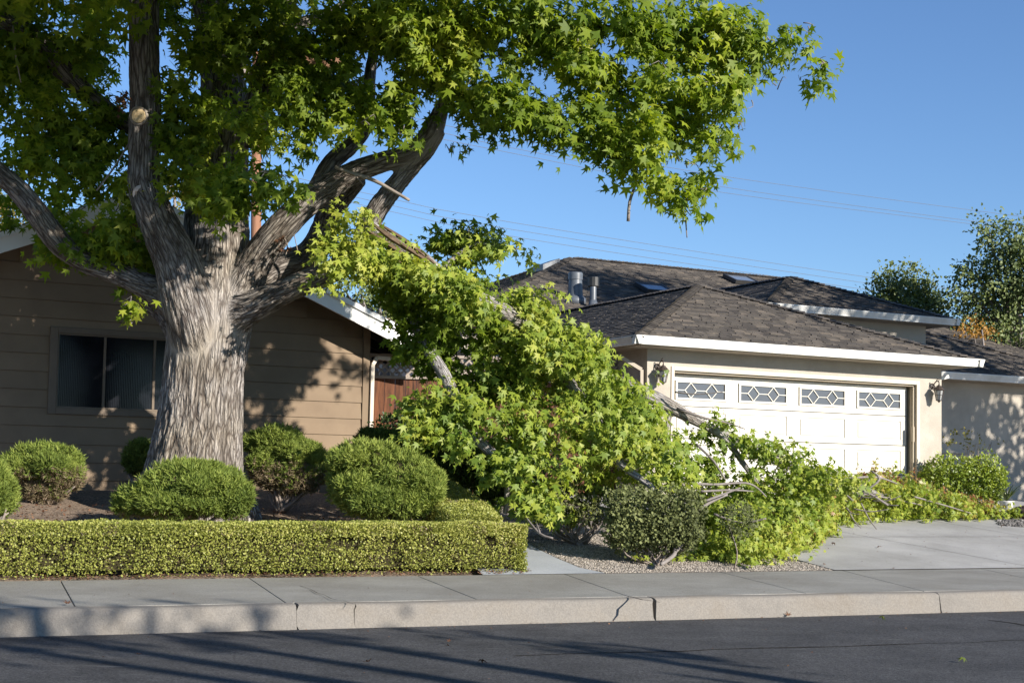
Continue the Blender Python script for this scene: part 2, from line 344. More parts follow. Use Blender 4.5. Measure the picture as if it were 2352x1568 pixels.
# kerb in poured lengths with joints
prof = [(0, -.1), (0, .0), (.012, .03), (.035, .15), (.045, .178), (.062, .195), (.09, .203), (.19, .206), (.19, -.1)]
def uk(x, y): return (onz(x, y, .1)-K0)@KU
joints = sorted([-12, -4.5, uk(677, 1415), uk(820, 1415), uk(1523, 1402), uk(2155, 1383), 18, 26, 40])
mb = MB()
for i in range(len(joints)-1):
    g0, g1 = (.011 if i == 4 else .004), (.011 if i == 3 else .004)
    a, b_ = joints[i]+g0, joints[i+1]-g1
    n = len(prof); k = max(2, int((b_-a)/.25)); V = []
    for j in range(k+1):
        u = a+(b_-a)*j/k
        jit = .012*math.sin(u*9+i*3) if j in (0, k) and i in (2, 3, 4) else 0
        for q, z in prof:
            V.append(KF(u+jit*z*4+(.012*math.sin(z*60+i)*(j in (0, k))*(i in (2, 3, 4))), q+.004*math.sin(u*5), z+.003*math.sin(u*3.3)*(z > .05)))
    mb.add(V, [(j*n+p, (j+1)*n+p, (j+1)*n+p+1, j*n+p+1) for j in range(k) for p in range(n-1)]+[tuple(range(n)), tuple(k*n+p for p in range(n-1, -1, -1))])
o = mb.build('kerb', M['kerb']); tag(o, kind='structure'); o.data.polygons.foreach_set('use_smooth', [True]*len(o.data.polygons))
m_ = o.modifiers.new('es', 'EDGE_SPLIT'); m_.split_angle = .8
# sidewalk slabs: between kerb line and the back line, joints following the measured ones
mb = MB()
jb = [(-60, -59.5), (-30, -29)]; 
def bk(x, y): return (onz(x, y, .25)-B0)@BU
def fk(x, y): return (onz(x, y, .206)-K0)@KU
lines = [(-8, -7.2), (bk(-320, 1340), fk(-420, 1400)), (bk(142, 1334), fk(170, 1391)), (bk(580, 1329), fk(677, 1391)), (bk(970, 1324), fk(1100, 1377)), (bk(1332, 1323), fk(1515, 1382)),
         (bk(1672, 1315), fk(1815, 1357)), (bk(1950, 1311), fk(2155, 1361)), (bk(2260, 1306), fk(2460, 1350)), (14.5, 14.), (17, 16.3), (20, 19), (60, 58)]
for i in range(len(lines)-1):
    (b0, k0), (b1, k1) = lines[i], lines[i+1]; g = .005
    k = max(2, min(12, int((b1-b0)/.4))); V = []
    for j in range(k+1):
        f = j/k; e = g if j == 0 else (-g if j == k else 0)
        bu = b0+(b1-b0)*f+e; ku = k0+(k1-k0)*f+e
        Pk = KF(ku, .193, .208); Pb = BFr(bu, -.002, .25)
        V += [Pk-np.array([0, 0, .1]), Pk, Pb, Pb-np.array([0, 0, .1])]
    mb.add(V, [(j*4+p, j*4+(p+1) % 4, (j+1)*4+(p+1) % 4, (j+1)*4+p) for j in range(k) for p in range(4)]+[(0, 1, 2, 3)[::-1], tuple(k*4+p for p in (0, 1, 2, 3))])
o = mb.build('sidewalk', M['concrete'], bevel=.004); tag(o, kind='structure')
# crack across the walk running to the broken kerb joint
def crackmesh(px, zs, w, name='sidewalk_crack'):
    mb = MB(); P = [Vector(onz(x, y, z)) for (x, y), z in zip(px, zs)]
    V = []
    for i, p in enumerate(P):
        d = (P[min(i+1, len(P)-1)]-P[max(i-1, 0)]).normalized(); sd = d.cross(Vector((0, 0, 1))).normalized()
        ww = w*(.4+.9*random.random()); V += [p-sd*ww+Vector((0, 0, .003)), p+sd*ww+Vector((0, 0, .003))]
    mb.add(V, [(2*i, 2*i+1, 2*i+3, 2*i+2) for i in range(len(P)-1)]); o = mb.build(name, M['crack']); tag(o, kind='structure')
crackmesh([(690, 1345), (712, 1352), (728, 1361), (745, 1366), (760, 1374), (775, 1378), (788, 1379), (800, 1383), (812, 1387)], np.linspace(.235, .209, 9), .005)
crackmesh([(1180+i_*95, 1506-i_*2.9+random.uniform(-1.5, 1.5)) for i_ in range(14)], [0]*14, .016, 'road_seam')
crackmesh([(2270, 1424), (2300, 1427), (2330, 1431), (2360, 1437)], [0]*4, .02, 'road_seam')
crackmesh([(1445, 1369+0), (1475, 1377), (1500, 1380), (1516, 1383)], [.214, .211, .209, .208], .012)
# drive, path and gravel, each a thin sheet on the slope
def poly_on_ground(name, pts, mat, dz, res=.25):
    """pts: outline in (u,q) of the back-of-walk frame, filled by rows"""
    import bmesh
    bm = bmesh.new(); vs = [bm.verts.new((u, q, 0)) for u, q in pts]; bm.faces.new(vs)
    for ax in (0, 1):
        lo = min(p[ax] for p in pts); hi = max(p[ax] for p in pts); k = lo+res
        while k < hi:
            nrm = (1, 0, 0) if ax == 0 else (0, 1, 0); co = (k, 0, 0) if ax == 0 else (0, k, 0)
            bmesh.ops.bisect_plane(bm, geom=bm.verts[:]+bm.edges[:]+bm.faces[:], plane_co=co, plane_no=nrm); k += res
    me = bpy.data.meshes.new(name)
    for v in bm.verts:
        P = BFr(v.co.x, v.co.y, 0); v.co = (P[0], P[1], gh(P[0], P[1])+dz)
    bm.to_mesh(me); bm.free(); me.materials.append(mat); o = bpy.data.objects.new(name, me); link(o); tag(o, kind='structure'); return o
gU = uq(onz(1931, 1311, .25))[0]; gU2 = uq(ong(1806, 1281))[0]; gq2 = uq(ong(1806, 1281))[1]
pR = [uq(ong(x, y)) for x, y in ((1398, 1319), (1330, 1303), (1280, 1282), (1240, 1263), (1212, 1246))]
pR[0] = (pR[0][0], 0.)
u0h = uq(onz(1195, 1322, .25))[0]
last = pR[-1]; pR += [(last[0]+.12, last[1]+.9), (last[0]+.4, last[1]+2.4), (last[0]+.75, last[1]+4.2)]
sl_ = (gU2-gU)/gq2
# driveway in slabs (joints are real gaps over darker ground)
dj = [(gU, sl_), (uq(ong(2352+240, 1310))[0]+1.0, -.1)]
def dl(i, q): u, s = dj[i]; return u+s*q
mbd = []
P1a, P1b = uq(ong(1946, 1224)), uq(ong(2352, 1299)); P2a, P2b = uq(ong(2201, 1206)), uq(ong(2352, 1231))
def lin(a, b, q): return a[0]+(b[0]-a[0])*(q-a[1])/(b[1]-a[1])
edges = [lambda q: gU+sl_*q*.6, lambda q: lin(P1a, P1b, q), lambda q: lin(P2a, P2b, q), lambda q: lin(P2a, P2b, q)+2.9, lambda q: lin(P2a, P2b, q)+6]
cross = [0.0, 2.4, 6.6]
gapm = .009
import itertools
dv = []
for i in range(4):
    for j in range(2):
        q0, q1 = cross[j]+gapm, cross[j+1]-gapm
        poly_pts = [(edges[i](q0)+gapm, q0), (edges[i+1](q0)-gapm, q0), (edges[i+1](q1)-gapm, q1), (edges[i](q1)+gapm, q1)]
        dv.append(poly_on_ground('driveway', poly_pts, M['drive'], .006, .6))
# join drive slabs into one sheet
def joinmesh(objs, name):
    V = []; Fs = []; n = 0
    for o in objs:
        V += [tuple(v.co) for v in o.data.vertices]; Fs += [tuple(i+n for i in p.vertices) for p in o.data.polygons]; n = len(V)
        mat = o.data.materials[0]; me = o.data; bpy.data.objects.remove(o); bpy.data.meshes.remove(me)
    o = npmesh(name, V, Fs, mat); o.name = name; return tag(o, kind='structure')
joinmesh(dv, 'driveway')
poly_on_ground('path', [(u0h-.35, 0)]+pR+[(pR[-1][0]-1.2, pR[-1][1]), (pR[-3][0]-.9, pR[-3][1])], M['path'], .004)
poly_on_ground('gravel_bed', [(pR[0][0]+.012, .003), (gU-.012, .003), (gU+sl_*3*.6-.012, 3.), (gU+sl_*.6*3-.3, 5.2), (pR[-1][0]+.012, pR[-1][1])]+[(a+.012, b) for a, b in pR[-2:0:-1]], M['gravel'], .002)
# loose pebbles along the gravel edge
def pebbles(name, centre_fn, n, r0, r1, mat, label=None):
    base = np.array([(1, 0, 0), (-1, 0, 0), (0, 1, 0), (0, -1, 0), (0, 0, 1), (0, 0, -1)], float)
    fc = np.array([(0, 2, 4), (2, 1, 4), (1, 3, 4), (3, 0, 4), (2, 0, 5), (1, 2, 5), (3, 1, 5), (0, 3, 5)])
    Vs = []; 
    for i in range(n):
        c = centre_fn(); r = rng.uniform(r0, r1); s = base*r*rng.uniform(.6, 1.2, (1, 3)); s[:, 2] *= .7
        a = rng.uniform(0, 6.3); R_ = np.array([[math.cos(a), -math.sin(a), 0], [math.sin(a), math.cos(a), 0], [0, 0, 1]])
        Vs.append(s@R_.T+c)
    Vs = np.concatenate(Vs); Fs = (fc[None]+6*np.arange(n)[:, None, None]).reshape(-1, 3)
    return tag(npmesh(name, Vs, Fs, mat, attrs={'rnd': ('FACE', 'FLOAT', np.repeat(rng.random(n), 8))}), kind='stuff')
M['peb'] = noisy('pebbles', (.25, .21, .17), (.48, .43, .37), 40, .85, 0, rnd=.6)
def gravc():
    while True:
        u = rng.uniform(pR[0][0]-3, gU); q = rng.uniform(.01, 2.6)
        if u > np.interp(q, [p[1] for p in pR], [p[0] for p in pR])+.02 and u < gU+sl_*q*.6-.03:
            P = BFr(u, q, 0); P[2] = gh(P[0], P[1])+.004; return P
pebbles('pea_gravel', gravc, 14000, .007, .016, M['peb'])
tag(bpy.data.objects['pea_gravel'], 'tan pea gravel between the curved path and the driveway', 'gravel')
# ------------------------------------------------------------------ roofs
def shingles(pts, e=.135, w=.24, th=.013, lift=.012):
    """pts: coplanar convex polygon, first edge = eave. returns a MB of real overlapping tabs"""
    P = [Vector(p) for p in pts]; o = P[0]; U = (P[1]-P[0]).normalized(); N = U.cross(P[2]-P[0]).normalized()
    if N.z < 0: N = -N
    Vv = N.cross(U)
    if Vv.dot(P[2]-P[0]) < 0: Vv = -Vv
    q = [((p-o).dot(U), (p-o).dot(Vv)) for p in P]; vmax = max(a[1] for a in q)
    def lim(v):
        xs = []
        for (a, b), (c, d) in zip(q, q[1:]+q[:1]):
            if (b-v)*(d-v) <= 0 and abs(b-d) > 1e-6: xs.append(a+(c-a)*(v-b)/(d-b))
        return (min(xs), max(xs)) if len(xs) > 1 else None
    mb = MB(); k = 0; v = 0.
    mb.add([p+N*.0 for p in P], [tuple(range(len(P)))], .3)
    while v < vmax-.02:
        L = lim(min(v+e*.5, vmax-.001)); L1 = lim(min(v+1e-3, vmax-.001))
        if L:
            a0, a1 = L; u = a0-random.random()*w
            while u < a1:
                ww = w*random.choice((.55, .8, 1., 1.25)); u0 = max(u+.004, a0-.01); u1 = min(u+ww-.004, a1+.01)
                if u1-u0 > .02:
                    drop = random.choice((0, 0, .018, .03)) if v > 0 else 0; t = th*random.uniform(.8, 1.5); sk = .035
                    lo = v-drop-.01; hi = v+e+.03; 
                    def W_(a, b, h): return o+U*a+Vv*b+N*(h+lift)
                    T = [W_(u0-sk, lo, t), W_(u1-sk, lo, t), W_(u1, hi, -.01), W_(u0, hi, -.01), W_(u0-sk, lo, -.02), W_(u1-sk, lo, -.02)]
                    mb.add(T, [(0, 1, 2, 3), (4, 5, 1, 0), (4, 0, 3), (5, 2, 1)], random.random()**1.2)
                u += ww
        v += e; k += 1
    return mb
def hipcaps(mb, p, q, n1=.12, w=.11, side=None):
    """ridge / hip cap tabs from low point p to high point q"""
    p = Vector(p); q = Vector(q); d = (q-p); L = d.length; d.normalize(); sd = d.cross(Vector((0, 0, 1))).normalized(); up = sd.cross(d).normalized()
    n = int(L/n1)
    for i in range(n):
        c = p+d*(i*n1); c2 = c+d*(n1*1.5); h = .062+random.uniform(0, .008); dr = .045; rj = random.uniform(-.01, .01)
        V = [c-sd*(w+rj)+up*(h-dr), c+up*h, c+sd*(w+rj)+up*(h-dr), c2-sd*w+up*(h-dr-.028), c2+up*(h-.028), c2+sd*w+up*(h-dr-.028)]
        V += [v-up*.022 for v in V[:3]]
        mb.add(V, [(0, 1, 4, 3), (1, 2, 5, 4), (6, 7, 1, 0), (7, 8, 2, 1)], random.random())
def gutter(mb, p, q, out, h=.135, d=.12):
    """K-style gutter from p to q; out = outward horizontal direction; top outer edge on the line p-q"""
    p = Vector(p); q = Vector(q); o = Vector(out)
    pr = [(0, 0), (.0, -.018), (-.012, -.022), (-.02, -.05), (-.045, -h*.8), (-.05, -h), (-d, -h), (-d, 0), (-d+.006, 0), (-d+.006, -.03), (-.008, -.03), (-.008, 0)]
    V = [];
    for c in (p, q): V += [c+o*a+Vector((0, 0, b)) for a, b in pr]
    n = len(pr); mb.add(V, [(i, (i+1) % n, n+(i+1) % n, n+i) for i in range(n)]+[tuple(range(n-1, -1, -1)), tuple(range(n, 2*n))])
PIT = .41
house = thing('stucco_house', 'beige stucco house with dark shingled hip roofs and a wide cream garage door', 'house', tuple(GF(3, 3, .9)))
gmb = MB(); soff = MB()
roofs = MB()
def addmb(dst, src):
    n = dst.n; dst.v += src.v; dst.f += [tuple(i+n for i in f) for f in src.f]; dst.a += src.a; dst.n = len(dst.v)
def roofpart(faces, caps, name='roof'):
    r_ = MB()
    for f in faces:
        gr = abs(f[0][0]-f[1][0]) < .01 and f[0][1] > f[1][1]
        addmb(r_, shingles([GF(*p) for p in f], th=.006 if gr else .013))
    for p, q in caps: hipcaps(r_, GF(*p), GF(*q))
    return r_.build(name, M['shingle'], house)
# garage roof
e0 = 3.5; gw = 3.6; ez = e0+PIT*gw
roofpart([[(-.5, -.5, e0), (6.7, -.5, e0), (3.1, 3.1, ez)], [(-.5, 9.3, e0), (-.5, -.5, e0), (3.1, 3.1, ez), (3.1, 9.3, ez)], [(6.7, -.5, e0), (6.7, 9, e0), (3.1, 9, ez), (3.1, 3.1, ez)]],
         [((-.5, -.5, e0), (3.1, 3.1, ez)), ((6.7, -.5, e0), (3.1, 3.1, ez)), ((3.1, 9, ez), (3.1, 3.05, ez))])
# upper block
uT, u0_, u1_, uz = 3.2, 4.83, 9.75, 4.76; uw = (u1_-u0_)/2; um = (u0_+u1_)/2; uzz = uz+PIT*uw
roofpart([[(u0_, uT, uz), (u1_, uT, uz), (um, uT+uw, uzz)], [(u0_, 11, uz), (u0_, uT, uz), (um, uT+uw, uzz), (um, 11, uzz)], [(u1_, uT, uz), (u1_, 11, uz), (um, 11, uzz), (um, uT+uw, uzz)]],
         [((u0_, uT, uz), (um, uT+uw, uzz)), ((u1_, uT, uz), (um, uT+uw, uzz)), ((um, 11, uzz), (um, uT+uw, uzz))])
# main block
mT, mz, ms, mw = 8., 4.62, .2, 6.5; mzz = mz+PIT*mw; me1 = 21.
roofpart([[(ms, mT, mz), (me1, mT, mz), (me1-mw, mT+mw, mzz), (ms+mw, mT+mw, mzz)], [(ms, mT+2*mw, mz), (ms, mT, mz), (ms+mw, mT+mw, mzz)], [(me1, mT, mz), (me1, mT+2*mw, mz), (me1-mw, mT+mw, mzz)]],
         [((ms, mT, mz), (ms+mw, mT+mw, mzz)), ((ms, mT+2*mw, mz), (ms+mw, mT+mw, mzz)), ((me1-mw, mT+mw, mzz), (ms+mw, mT+mw, mzz))])
# wing
wT, wz, we, ww_ = 2.0, 3.5, 13.4, 3.6
roofpart([[(5.9, wT, wz), (we, wT, wz), (we-ww_, wT+ww_, wz+PIT*ww_), (5.9, wT+ww_, wz+PIT*ww_)], [(we, wT, wz), (we, wT+2*ww_, wz), (we-ww_, wT+ww_, wz+PIT*ww_)]],
         [((we, wT, wz), (we-ww_, wT+ww_, wz+PIT*ww_)), ((we-ww_, wT+ww_, wz+PIT*ww_), (5.9, wT+ww_, wz+PIT*ww_))])
gz = 3.545
for nm, a, b, o_ in (('g', (-.56, -.56, gz), (6.76, -.56, gz), -BV), ('g', (-.56, 9, gz), (-.56, -.56, gz), -RV), ('g', (6.76, -.56, gz), (6.76, 2.0, gz), RV),
                     ('u', (u0_-.06, uT-.06, uz+.04), (u1_+.06, uT-.06, uz+.04), -BV), ('u', (u0_-.06, 11, uz+.04), (u0_-.06, uT-.06, uz+.04), -RV), ('u', (u1_+.06, uT-.06, uz+.04), (u1_+.06, 11, uz+.04), RV),
                     ('m', (ms-.06, mT-.06, mz+.04), (3., mT-.06, mz+.04), -BV), ('m', (ms-.02, mT+2*mw, mz+.04), (ms-.06, mT-.06, mz+.04), -RV), ('w', (6.84, wT-.06, wz+.045), (we+.06, wT-.06, wz+.045), -BV), ('w', (we+.06, wT-.06, wz+.045), (we+.06, wT+2*ww_, wz+.045), RV)):
    g_ = MB(); gutter(g_, GF(*a), GF(*b), o_); g_.build('gutter', M['gutter'], house)
# soffits
s_ = MB()
s_.box(GF, -.40, 6.6, -.40, 0, e0-.10, e0-.085); s_.box(GF, -.40, 0, .0, 9, e0-.10, e0-.085); s_.box(GF, 6.26, 6.6, 0, 2.4, e0-.10, e0-.085)
s_.box(GF, u0_+.1, u1_-.1, uT+.1, uT+.5, uz-.10, uz-.085); s_.box(GF, u1_-.5, u1_-.1, uT+.5, 10, uz-.10, uz-.085); s_.box(GF, 6.6, we-.1, wT+.1, wT+.5, wz-.10, wz-.085)
s_.box(GF, ms+.1, 3, mT+.1, mT+.5, mz-.10, mz-.085); s_.box(GF, ms+.1, ms+.5, mT+.5, mT+12, mz-.10, mz-.085)
s_.box(GF, we-.5, we-.1, wT+.5, wT+2*ww_-.2, wz-.10, wz-.085); s_.build('soffit', M['soffit'], house)
# walls
DL, DR, DT, DB = .515, 5.66, 3.07, .93
w_ = MB(); zt = e0-.085
w_.box(GF, 0, DL, 0, .25, .3, zt); w_.box(GF, DR, 6.26, 0, .25, .3, zt); w_.box(GF, DL, DR, 0, .25, DT, zt)
w_.box(GF, 0, .2, .25, 9, .3, zt); w_.box(GF, 6.06, 6.26, .25, 2.45, .3, zt)
w_.box(GF, 6.26, we-.45, wT+.45, wT+.65, .3, wz-.085)
w_.box(GF, u0_+.45, u1_-.45, uT+.45, uT+.65, 1, uz-.085); w_.box(GF, u1_-.65, u1_-.45, uT+.65, 11, 1, uz-.085); w_.box(GF, u0_+.45, u0_+.65, uT+.65, 9, 1, uz-.085)
w_.box(GF, ms+.45, 10, mT+.45, mT+.65, .3, mz-.085); w_.box(GF, ms+.45, ms+.65, mT+.65, mT+12, .3, mz-.085)
w_.box(GF, DL-.2, DR+.2, .26, .3, .3, zt)
w_.box(GF, we-.65, we-.45, wT+.66, wT+2*ww_-.4, .3, wz-.085); w_.build('wall', M['stucco'], house)
# band below wing window
b_ = MB(); b_.box(GF, 6.262, 9.2, wT+.40, wT+.449, 1.94, 2.0); b_.build('sill_band', M['stucco'], house)
# door trim
t_ = MB(); t_.box(GF, DL-.06, DL, -.02, .03, .8, DT+.07); t_.box(GF, DR, DR+.075, -.02, .03, .8, DT+.07); t_.box(GF, DL, DR, -.02, .03, DT, DT+.07)
t_.build('door_trim', M['doortrim'], house, bevel=.006)
t_ = MB(); t_.box(GF, DR-.012, DR-.001, -.03, .20, .8, DT-.002); t_.box(GF, DL+.001, DL+.012, .0, .2, .8, DT-.002); t_.box(GF, DL+.013, DR-.013, .03, .2, DT-.03, DT-.002)
t_.box(GF, DR-.05, DR-.013, .02, .06, .8, DT-.04); t_.box(GF, DR-.035, DR-.013, .085, .12, .8, DT-.04); t_.box(GF, DR-.085, DR-.051, -.02, .03, 2.05, 2.32)
t_.build('door_jamb', M['track'], house, bevel=.003)
# garage door
D0, D1 = DL+.013, DR-.07; dw = (D1-D0)/4; rh = (DT-.035-DB)/4; dt = .17
door = bpy.data.objects.new('garage_door', None); link(door); door.parent = house; door.location = (0, 0, 0)
for rrow in range(4):
    z0 = DB+rrow*rh; z1 = z0+rh; mbp = MB()
    mbp.box(GF, D0, D1, dt+.018, dt+.05, z0+.006, z1-.006)
    # stile and rail skin proud of the sunk panels
    for c in range(4):
        a = D0+c*dw; b = a+dw
        pw, ph = (.52, .155) if rrow == 3 else (.50, .165)
        m0, m1 = (a+b)/2-pw, (a+b)/2+pw; n0, n1 = (z0+z1)/2-ph, (z0+z1)/2+ph
        if rrow == 3: n0 += .0; n1 += .0
        mbp.box(GF, a, b, dt, dt+.017, z0+.006, n0); mbp.box(GF, a, b, dt, dt+.017, n1, z1-.006)
        mbp.box(GF, a, m0, dt, dt+.017, n0, n1); mbp.box(GF, m1, b, dt, dt+.017, n0, n1)
        if rrow < 3: mbp.box(GF, m0+.035, m1-.035, dt+.002, dt+.017, n0+.03, n1-.03)
    mbp.build('door_section', M['cream'], door, bevel=.004)
for c in range(4):
    a = D0+c*dw+dw/2; zc = DB+3.5*rh; hw, hh = .47, .125
    fm = MB()
    for (s0, s1, z0, z1) in ((-hw-.04, -hw, -hh-.035, hh+.035), (hw, hw+.04, -hh-.035, hh+.035), (-hw, hw, hh, hh+.035), (-hw, hw, -hh-.035, -hh)):
        fm.box(GF, a+s0, a+s1, dt-.022, dt+.0, zc+z0, zc+z1)
    fr_ = fm.build('door_window', M['cream'], door, bevel=.005)
    pm = MB(); pm.box(GF, a-hw, a+hw, dt+.003, dt+.0145, zc-hh, zc+hh); 
    po = pm.build('pane', M['glass'], fr_)
    gm = MB(); yy = dt-.004
    def bar(p, q, k=[0]):
        k[0] += 1; e = .0008*(k[0] % 7)
        gm.beam(GF(a+p[0], yy-e, zc+p[1]), GF(a+q[0], yy-e, zc+q[1]), .016, .013, up=tuple(BV) if False else (0, 0, 1))
    dc, dh = .47*.44, .47*.25
    for sg in (-1, 1):
        c0 = sg*dc
        for p, q in (((c0-dh, 0), (c0, hh)), ((c0, hh), (c0+dh, 0)), ((c0+dh, 0), (c0, -hh)), ((c0, -hh), (c0-dh, 0))): bar(p, q)
    bar((-hw, 0), (-dc-dh, 0)); bar((-dc+dh, 0), (dc-dh, 0)); bar((dc+dh, 0), (hw, 0))
    gm.build('muntin', M['cream'], fr_)
# downspouts
def downspout(pts, w=.06, d=.045, mat='gutter', parent=house, name='downspout'):
    m = MB()
    for i in range(len(pts)-1): m.beam(pts[i], pts[i+1], d+.001*(i % 2), w+.001*(i % 2), up=tuple(RV) if abs(pts[i+1][2]-pts[i][2]) > .3 else (0, 0, 1))
    return m.build(name, M[mat], parent, bevel=.004)
downspout([GF(-.46, .12, 3.41), GF(-.46, .12, 3.26), GF(-.06, .08, 3.06), GF(-.045, .08, .95)], mat='soffit')
downspout([GF(6.66, .25, 3.41), GF(6.66, .25, 3.28), GF(6.32, .22, 3.2), GF(6.31, .22, .95)], mat='gutter')
# window of the wing
wn = MB(); wy = wT+.42
x0 = 6.30; x1 = 7.18
wn.box(GF, x0, x1, wy-.02, wy+.031, 2.02, 2.08); wn.box(GF, x0, x1, wy-.02, wy+.031, 3.16, 3.22); wn.box(GF, x1-.06, x1, wy-.02, wy+.031, 2.08, 3.16); wn.box(GF, x0, x0+.06, wy-.02, wy+.031, 2.08, 3.16)
wo_ = wn.build('window', M['white'], house, bevel=.004)
pn = MB(); pn.box(GF, x0+.06, x1-.06, wy+.005, wy+.012, 2.08, 3.16); pn.build('pane', M['glass'], wo_)
st = MB(); sx, sy, sz = x1-.16, wy+.0035, 2.1
st.box(GF, sx, sx+.09, sy-.001, sy+.001, sz, sz+.12); st.build('sticker', M['white'], wo_)
st = MB()
for a0, a1, z0, z1 in ((.02, .07, .10, .112), (.03, .07, .055, .067), (.02, .07, .01, .022), (.058, .07, .022, .055), (.058, .07, .067, .10)): st.box(GF, sx+a0, sx+a1, sy-.004, sy-.0012, sz+z0, sz+z1)
st.build('numeral', M['blackmetal'], wo_)
wt = MB(); wt.box(GF, x1+.005, x1+.11, wT+.43, wT+.449, 1.95, 3.40); wt.build('window_trim', M['soffit'], house)
# roof furniture on main front slope
def on_main(px, py):
    p = GF(ms, mT, mz+.04); n = np.cross(RV, BV*1+np.array([0, 0, PIT])); return hit(px, py, p, n/np.linalg.norm(n))
def vent(px, py, hgt, prof, flash, mat='galv'):
    P = on_main(px, py); t = MB(); lathe(t, P, prof, 20); v = t.build('vent_pipe', M[mat], house, smooth=True)
    m = v.modifiers.new('es', 'EDGE_SPLIT'); m.split_angle = .7
    f = MB(); lathe(f, P, flash, 20); f.build('flashing', M['galv'], v, smooth=True)
sc_ = 1/ (F/ (on_main(1320, 690)[1]))   # metres per px
k = sc_
vent(1321, 688, 0, [(19*k, -.1), (18*k, 10*k), (15.5*k, 44*k), (15.5*k, 46*k), (17*k, 46*k), (17*k, 61*k), (15*k, 63*k)], [(26*k, -.14), (25*k, 3*k), (17*k, 9*k)])
P_ = on_main(1362, 705)
vent(1362, 706, 0, [(10*k, -.05), (7.5*k, 20*k), (7.5*k, 50*k), (7*k, 52*k)], [(13*k, -.1), (12*k, 4*k), (8*k, 17*k)])
cm = MB()
lathe(cm, np.array(P_)+np.array([0, 0, 48*k]), [(12*k, -2*k), (13.4*k, 0), (13.4*k, 20*k), (11*k, 20.5*k)], 12); cm.build('vent_cap', M['blackmetal'], house)
vent(1303, 692, 0, [(5*k, -.1), (4*k, 8*k), (2.5*k, 9*k)], [(7*k, -.1), (5*k, 4*k), (4*k, 5*k)])
nM = Vector(np.cross(RV, BV+np.array([0, 0, PIT]))).normalized(); vM = nM.cross(Vector(RV)); vM = -vM if vM.z < 0 else vM
for (px, py, sw, sh) in ((1503, 667, .42, .34), (1702, 646, .42, .34)):
    c = Vector(on_main(px, py)); m = MB(); r_ = Vector(RV)
    def sb(a0, a1, b0, b1, h0, h1): 
        return [c+r_*a+vM*b+nM*h*.6 for h in (h0, h1) for a, b in ((a0, b0), (a1, b0), (a1, b1), (a0, b1))]
    for q in ((-sw, sw, -sh, -sh+.06), (-sw, sw, sh-.06, sh), (-sw, -sw+.06, -sh+.06, sh-.06), (sw-.06, sw, -sh+.06, sh-.06)): m.box8(sb(*q, 0, .17))
    s1 = m.build('skylight', M['blackmetal'], house); m = MB(); m.box8(sb(-sw+.06, sw-.06, -sh+.06, sh-.06, .10, .14)); m.build('skylight_pane', M['skylight'], s1)
nL_ = np.cross(BV, RV+np.array([0, 0, PIT])); m = MB(); c = hit(1254, 617, GF(ms, mT, mz), nL_/np.linalg.norm(nL_)); 
P = [c+RV*a+BV*b+np.array([0, 0, z+PIT*a]) for z in (0, .16) for a, b in ((-.25, -.3), (.25, -.3), (.25, .3), (-.25, .3))]; m.box8(P)
m.build('roof_vent_box', M['galv'], house)
# ------------------------------------------------------------------ wall lanterns
def lantern(name, px, py, label):
    P = hit(px, py, G0, BV); base = P - BV*.0; t = thing(name, label, 'wall lantern', tuple(P), 'black lanterns beside the garage door')
    def q(out, up, side=0): return P - BV*out + RV*side + np.array([0, 0, up])
    b = MB(); lathe(b, q(0, .0), [(.055, 0), (.055, .012), (.035, .022), (.018, .03)], 16, axis=tuple(-BV)); b.build('back_plate', M['bronze'], t)
    a = MB(); pts = [q(.02, 0), q(.06, .05), q(.11, .085), q(.16, .08), q(.175, .045), q(.17, .02)]; pp, rr = crom(pts, [.010]*6, .02); tube(a, pp, rr, 8)
    pts = [q(.10, .085), q(.13, .12), q(.165, .125), q(.175, .10), q(.155, .09)]; pp, rr = crom(pts, [.007, .007, .006, .006, .004], .012); tube(a, pp, rr, 6)
    pts = [q(.02, -.01), q(.06, -.035), q(.08, -.01), q(.06, .01), q(.05, -.005)]; pp, rr = crom(pts, [.007, .007, .006, .006, .004], .012); tube(a, pp, rr, 6)
    a.build('arm', M['bronze'], t, smooth=True)
    r = MB(); lathe(r, q(.17, -.075), [(.105, -.005), (.108, 0), (.095, .012), (.06, .05), (.045, .06), (.045, .075), (.02, .085), (.012, .10), (.004, .11)], 12); r.build('lamp_roof', M['bronze'], t)
    g = MB(); lathe(g, q(.17, -.255), [(.045, 0), (.082, .175)], 12); g.build('glass', M['lampglass'], t)
    c = MB()
    for i in range(8):
        an = i*math.pi/4; p0 = Vector(q(.17, -.26))+Vector((math.cos(an)*.05, math.sin(an)*.05, 0)); p1 = Vector(q(.17, -.078))+Vector((math.cos(an)*.088, math.sin(an)*.088, 0)); tube(c, [p0, p1], .0045, 5)
    for zz, rr_ in ((-.262, .055), (-.17, .072), (-.084, .092)):
        lathe(c, q(.17, zz), [(rr_-.006, 0), (rr_, 0), (rr_, .008), (rr_-.006, .008)], 12)
    lathe(c, q(.17, -.30), [(.006, 0), (.016, .012), (.03, .03), (.05, .036)], 10)
    c.build('cage', M['bronze'], t)
lantern('wall_lantern', 1510, 842, 'bronze wall lantern left of the cream garage door, above the fallen branch')
lantern('wall_lantern', 2141, 887, 'bronze wall lantern right of the cream garage door, beside the corner downspout')
